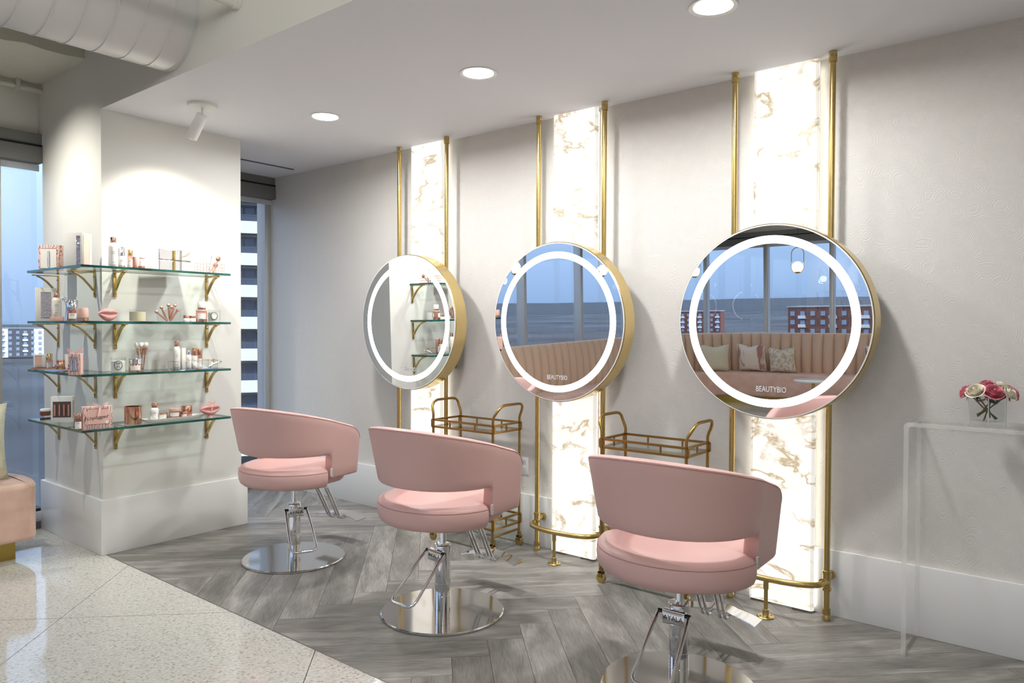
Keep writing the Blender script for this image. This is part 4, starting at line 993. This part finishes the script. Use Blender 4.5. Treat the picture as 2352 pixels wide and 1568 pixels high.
text('box_lettering', 'Unplugged', .027, 'ink_black', t, (-.004, -.0268, h*.50), (PI/2, -.10, 0), .0002, xs=.95, shear=.5)
bow(t, .012, -.026, h*.98, 1.0); MB().cyl((w*.28, -.0262, h*.28), (w*.28, -.0270, h*.28), .010, 20).build('sticker', 'card_white', t)
P, w, h, a = at(3, 1115, 1290, 815, 1003)
t = thing('candle', 'shiny copper tumbler candle on the lowest shelf', 'candle', P, a); r = w/2
MB().lathe([(r*.9, 0), (r*.95, .003), (r, h), (r*.93, h), (r*.93, h*.6), (.0001, h*.6)], 32).build('tumbler', 'copper', t, 40)
MB().lathe([(r*.92, .0), (r*.97, .001), (r*.97, h*.07)], 32).build('glass_foot', 'clear_glass', t, 40)
P, w, h, a = at(3, 1300, 1985, 905, 982, 'f', 4.59)
t = thing('porcelain_tray', 'long white porcelain tray on the lowest shelf', 'tray', P, RD(4)); W_, D_ = w*.49, .052
def oval(sx, sy, z, n=40): return [(sx*math.copysign(abs(math.cos(2*PI*i/n))**.4, math.cos(2*PI*i/n)), sy*math.copysign(abs(math.sin(2*PI*i/n))**.5, math.sin(2*PI*i/n)), z) for i in range(n)]
MB().loft([oval(W_*.86, D_*.78, 0), oval(W_*.93, D_*.9, .006), oval(W_, D_, .022), oval(W_*.985, D_*.96, .022), oval(W_*.92, D_*.86, .008), oval(W_*.5, D_*.5, .007)]).build('dish', 'porcelain', t, 50)
q = .0085
bottle('lotion_bottle', 'white bottle with copper cap on the porcelain tray', at(3, 1393, 1476, 748, 938, 'f', 4.595), 'bottle_white', 'copper', .27, .62, on_top=q)
jar('cream_jar', 'low copper and white jar on the porcelain tray', at(3, 1474, 1572, 842, 934, 'f', 4.585), 'copper', 'clear_glass', .2, on_top=q, label=True)
jar('cream_jar', 'rose glass jar with white label on the porcelain tray', at(3, 1592, 1710, 800, 915, 'f', 4.59), 'pink_glass', 'card_pink', .25, 'copper', on_top=q, label=True)
jar('cream_jar', 'small copper jar with white label in front on the porcelain tray', at(3, 1716, 1792, 842, 912, 'f', 4.575), 'rose_gold', 'copper', .3, on_top=q, label=True)
jar('cream_jar', 'copper striped jar at the back of the porcelain tray', at(3, 1728, 1838, 782, 905, 'f', 4.615), 'pink_glass', 'copper', .55, on_top=q)
P, w, h, a = at(3, 1898, 2168, 790, 925, 'f', 4.55)
lips('lip_ornament', 'pink velvet lips ornament with bow on the lowest shelf', P, w, h*.92, RD(12), .014, bowed=True)

# ------------------------------------------------------------------ lounge: banquette along the windows
def banq_path(off, x_end=1.61):
    """line of the sofa: along the end windows, round the corner, along the side windows; off moves it into the room"""
    pts = []; y = 5.62-off; x = XL+.28+off; R = 1.5-off
    for i in range(21): pts.append((x_end-(x_end-(XL+.28+1.5))*i/20, y))
    for i in range(1, 13):
        a = PI/2*i/12; pts.append((XL+.28+1.5-R*math.sin(a), 5.62-1.5+R*math.cos(a)))
    for i in range(1, 21): pts.append((x, 5.62-1.5-(5.62-1.5-1.2)*i/20))
    return pts
t = thing('banquette', 'long blush velvet banquette curving along the windows', 'sofa', (0, 0, 0))
a, b = banq_path(.10), banq_path(.62)
a2, b2 = banq_path(.12), banq_path(.55)
def strip(pa, pb, z0, z1): return [[(*p, z0), (*q, z0), (*q, z1), (*p, z1)] for p, q in zip(pa, pb)]
# seat with a rounded end
def seat_ring(p, q, z0, z1):
    p = Vector((*p, 0)); q = Vector((*q, 0)); r = .03; out = []
    d = (q-p).normalized()
    for o, z in ((p, z0), (q-d*r, z0), (q-d*r*.3, z0+r*.3), (q, z0+r), (q, z1-r), (q-d*r*.3, z1-r*.3), (q-d*r, z1), (p, z1)): out.append((o.x, o.y, z))
    return out
MB().loft([seat_ring(p, q, .115, .455) for p, q in zip(a, b)]).build('seat', 'blush_velvet', t, 60)
rc = Vector((1.61, (a[0][1]+b[0][1])/2, 0)); hr = (a[0][1]-b[0][1])/2
prof = [(.0001, .115), (hr-.03, .115), (hr-.008, .123), (hr, .145), (hr, .425), (hr-.008, .447), (hr-.03, .455), (.0001, .46)]
n = 24; rg = [[(rc.x+min(.06, 1)*0+r*math.cos(-PI/2+PI*j/n)*.30, rc.y+r*math.sin(-PI/2+PI*j/n), z) for j in range(n+1)] for r, z in prof]
MB().loft(rg, closed_ring=False).build('seat_end', 'blush_velvet', t, 60)
MB().tube([(rc.x+(hr-.004)*math.cos(-PI/2+PI*j/n)*.30, rc.y+(hr-.004)*math.sin(-PI/2+PI*j/n), .436) for j in range(n+1)], .0025, 6).build('piping', 'tan_velvet', t)
MB().loft(strip(banq_path(.15, 1.56), banq_path(.53, 1.56), .0, .115)).build('plinth', 'gold_plinth', t, 40)
# channel-tufted back: one roll per channel
path = banq_path(.04); L = [0]
for p, q in zip(path, path[1:]): L.append(L[-1]+math.hypot(q[0]-p[0], q[1]-p[1]))
def along(s):
    for i in range(len(L)-1):
        if L[i+1] >= s or i == len(L)-2:
            u = (s-L[i])/(L[i+1]-L[i]); p, q = path[i], path[i+1]; tx, ty = (q[0]-p[0])/(L[i+1]-L[i]), (q[1]-p[1])/(L[i+1]-L[i])
            return Vector((p[0]+(q[0]-p[0])*u, p[1]+(q[1]-p[1])*u, 0)), Vector((-ty, tx, 0))
wd = .155; s = 0.0
while s < L[-1]-wd:
    c, nrm = along(s+wd/2); c0, n0 = along(s); c1, n1 = along(s+wd)
    ctr = Vector((-1.5, 3, 0)); g = []
    if (ctr-c).dot(nrm) < 0: nrm, n0, n1 = -nrm, -n0, -n1
    for z, bul, bk in ((.44, .10, 0), (.56, .135, 0), (.82, .120, 0), (.97, .095, 0), (1.03, .07, .0), (1.05, .03, 0)):
        row = []
        for i in range(7):
            u = i/6; pc, pn = along(s+wd*u)
            if (ctr-pc).dot(pn) < 0: pn = -pn
            row.append(pc+pn*(bul*(.55+.45*math.sin(PI*u)**.6))+Vector((0, 0, z)))
        row += [c1+Vector((0, 0, z)), c0+Vector((0, 0, z))]
        g.append(row)
    MB().loft(g).build('back_channel', 'tan_velvet', t, 60)
    s += wd
def cushion(lab, P, m_, size, rz, lean):
    g = []; n = 12
    mb = MB()
    for sd in (1, -1):
        rows = []
        for i in range(n+1):
            u = i/n*2-1; row = []
            for j in range(n+1):
                v = j/n*2-1; pin = 1-.10*(abs(u*v)**.5)*0; k = (1-u**4)*(1-v**4)
                cu = u*size/2*(1-.08*(1-v*v)); cv = v*size/2*(1-.08*(1-u*u))
                if v > 0: cv -= .07*size*math.exp(-(u*2.2)**2)*v
                row.append((cu, sd*.085*k**.6, cv+size/2))
            rows.append(row)
        mb.loft(rows, closed_ring=False)
    o = mb.xf(Matrix.Rotation(lean, 4, 'X')).build('cushion', m_, None, 70, loc=P, rot=(0, 0, rz)); tag(o, lab, 'cushion')
cushion('cream textured cushion at the near end of the banquette', (1.345, 5.29, .458), 'cream_cloth', .47, RD(-12), RD(-10))
cushion('pink streaked cushion on the banquette seen in the nearest mirror', (XL+.56, 4.28, .458), 'pink_print', .45, RD(-90), RD(-14))
cushion('beige woven cushion beside the pink streaked cushion', (XL+.56, 3.82, .458), 'beige_print', .40, RD(-90), RD(-14))
cushion('pale cushion next to the pink streaked one near the corner', (XL+.80, 4.80, .458), 'cream_cloth', .44, RD(-112), RD(-14))
cushion('pink streaked cushion at the far end of the side banquette', (XL+.56, 2.45, .458), 'pink_print', .45, RD(-90), RD(-14))
# round side table
t = thing('side_table', 'small round white side table with brass stem before the banquette', 'table', (-3.0, 3.05, 0))
MB().lathe([(.24, .46), (.25, .465), (.25, .48), (.24, .485)], 40).build('table_top', 'porcelain', t, 30); MB().cyl((0, 0, .015), (0, 0, .46), .018, 16).build('stem', 'brass', t); MB().lathe([(.15, 0), (.15, .010), (.02, .016)], 32).build('base', 'brass', t)
# pendants
for i, (x, y, lab) in enumerate(((-1.9, 2.9, 'pendant globe in a tall brass hoop above the side banquette'), (-1.9, 4.21, 'pendant globe in a brass hoop near the window corner'), (-.4, 4.68, 'pendant globe in a brass hoop over the end banquette'), (1.02, 4.87, 'pendant globe in a brass hoop nearest the pillar'))):
    t = thing('pendant_lamp', lab, 'pendant lamp', (x, y, 1.86), 0, 'brass hoop pendants')
    pts = []
    for q in range(13): a_ = PI*q/12; pts.append((.072*math.cos(a_), 0, .235+.072*math.sin(a_)))
    for q in range(13): a_ = PI+PI*q/12; pts.append((.072*math.cos(a_), 0, .075+.072*math.sin(a_)))
    MB().tube(pts, .005, 8, closed=True).xf(Matrix.Rotation(RD(90), 4, 'Z') if x < -1 else Matrix.Identity(4)).build('hoop', 'brass', t)
    MB().ball((0, 0, .077), .062, n=24, k=14).build('globe', 'globe_glow', t); MB().lathe([(.03, .008), (.03, .018)], 20).build('globe_cup', 'brass_dark', t)
    MB().cyl((0, 0, .31), (0, 0, SLAB-1.86), .0018, 6).build('cord', 'ink_black', t)

# ------------------------------------------------------------------ outdoors
structure('ground_outside', MB().box(-2500, -2500, -17.5, 2500, 2500, -17), 'ground_far')
mb = MB(); rr = random.Random(11); n = 160; g0 = []; g1 = []; g2 = []
for i in range(n):
    a_ = 2*PI*i/n; hgt = 4+5*math.sin(a_*3+1)+3*math.sin(a_*7)+rr.uniform(0, 1.5)
    g0.append((1500*math.cos(a_), 1500*math.sin(a_), -17)); g1.append((1650*math.cos(a_), 1650*math.sin(a_), 2+max(0, hgt))); g2.append((1750*math.cos(a_), 1750*math.sin(a_), -17))
o = mb.loft([g0, g1, g2], cap=False).build('wooded_hills', 'hill', None, 60); tag(o, kind='structure')
def tower(px, depth, lab):
    """balcony tower facing the room; each floor has a glazed wall, a stepped white parapet and railings"""
    r = ray(px, 752); r = Vector((r.x, r.y, 0)); r.normalize(); c = r*depth; ang = math.atan2(r.y, r.x)-PI/2
    t = thing('apartment_tower', lab, 'building', (c.x, c.y, -17), ang); fh = 3.02; N = 16
    MB().box(-6, .0, 0, 6, 12, N*fh).build('core', 'bldg_grey', t)
    def copies(name, mb, m_, xs):
        me = mb.mesh(name, m_, 0)
        for f in range(N):
            for x in xs: link(name, me, t, (x, 0, f*fh))
    copies('parapet', MB().box(-2.6, -1.5, -.15, -.0, -1.35, 1.2).box(-2.6, -1.5, -.15, 0, 0, .05), 'bldg_white', (-1.95, .55, 3.3))
    copies('parapet', MB().box(0, -1.0, -.15, .95, -.85, .62).box(0, -1.0, -.15, .95, 0, .05), 'bldg_white', (-1.95, .55))
    copies('window', MB().box(-2.4, -.05, .1, -.1, .0, 2.7), 'bldg_glass', (-1.95, .55, 3.3))
    copies('window_frame', MB().box(-1.75, -.09, .1, -1.65, .0, 2.7).box(-.75, -.09, .1, -.65, .0, 2.7), 'bldg_dark', (-1.95, .55, 3.3))
    copies('fin_wall', MB().box(.05, -.5, 0, .30, 0, fh), 'bldg_dark', (-1.95, .55))
    rl = MB().box(0, -1.0, 1.05, .95, -.95, 1.12)
    for q in range(8): rl.box(.02+q*.12, -1.0, .6, .05+q*.12, -.97, 1.06)
    rl.box(-2.6, -1.5, 1.75, 0, -1.45, 1.8)
    for q in range(18): rl.box(-2.58+q*.15, -1.49, 1.2, -2.555+q*.15, -1.46, 1.76)
    copies('railing', rl, 'bldg_dark', (-1.95, .55))
    return t
tower(590, 76, 'tall apartment tower with stepped white balconies beyond the window')
def slab_block(cx, cy, ang, w, floors, m_, lab, base=-17, dark=None):
    t = thing('apartment_block', lab, 'building', (cx, cy, base), ang); fh = 3.1; H = floors*fh+.8
    MB().box(-w/2, 0, 0, w/2, 12, H).build('wall', m_, t); MB().box(-w/2-.3, -.3, H, w/2+.3, 12.3, H+.4).build('roof', 'roof_grey', t)
    if dark:
        for x0, x1 in dark: MB().box(x0, -.25, 0, x1, 0, H-.2).build('wing', 'bldg_dark', t)
    me = MB().box(-.75, -.35, .9, .75, -.05, 2.5).mesh('window', 'bldg_pane', 0); n = int(w/3.4)
    for f in range(floors):
        for k in range(n): link('window', me, t, (-w/2+w*(k+.5)/n, 0, f*fh))
    bal = MB().box(-1.3, -1.2, -.1, 1.3, 0, .05).box(-1.3, -1.2, 0, 1.3, -1.1, 1.0).mesh('balcony', 'bldg_white', 0)
    for f in range(1, floors):
        for k in range(0, n, 3): link('balcony', bal, t, (-w/2+w*(k+.5)/n, 0, f*fh))
r = ray(58, 752); d = Vector((r.x, r.y, 0)).normalized()*500
slab_block(d.x, d.y, math.atan2(d.y, d.x)-PI/2, 46, 5, 'bldg_white', 'white five-storey apartment block far beyond the left window', -16.5, ((-8, 4), (12, 23)))
slab_block(-260, 60, RD(93), 60, 5, 'bldg_brick', 'red brick apartment block seen through the side windows in the mirror', -17)
slab_block(-420, 210, RD(78), 50, 4, 'bldg_brick', 'distant brick block beyond the side windows', -17)
rr = random.Random(2)
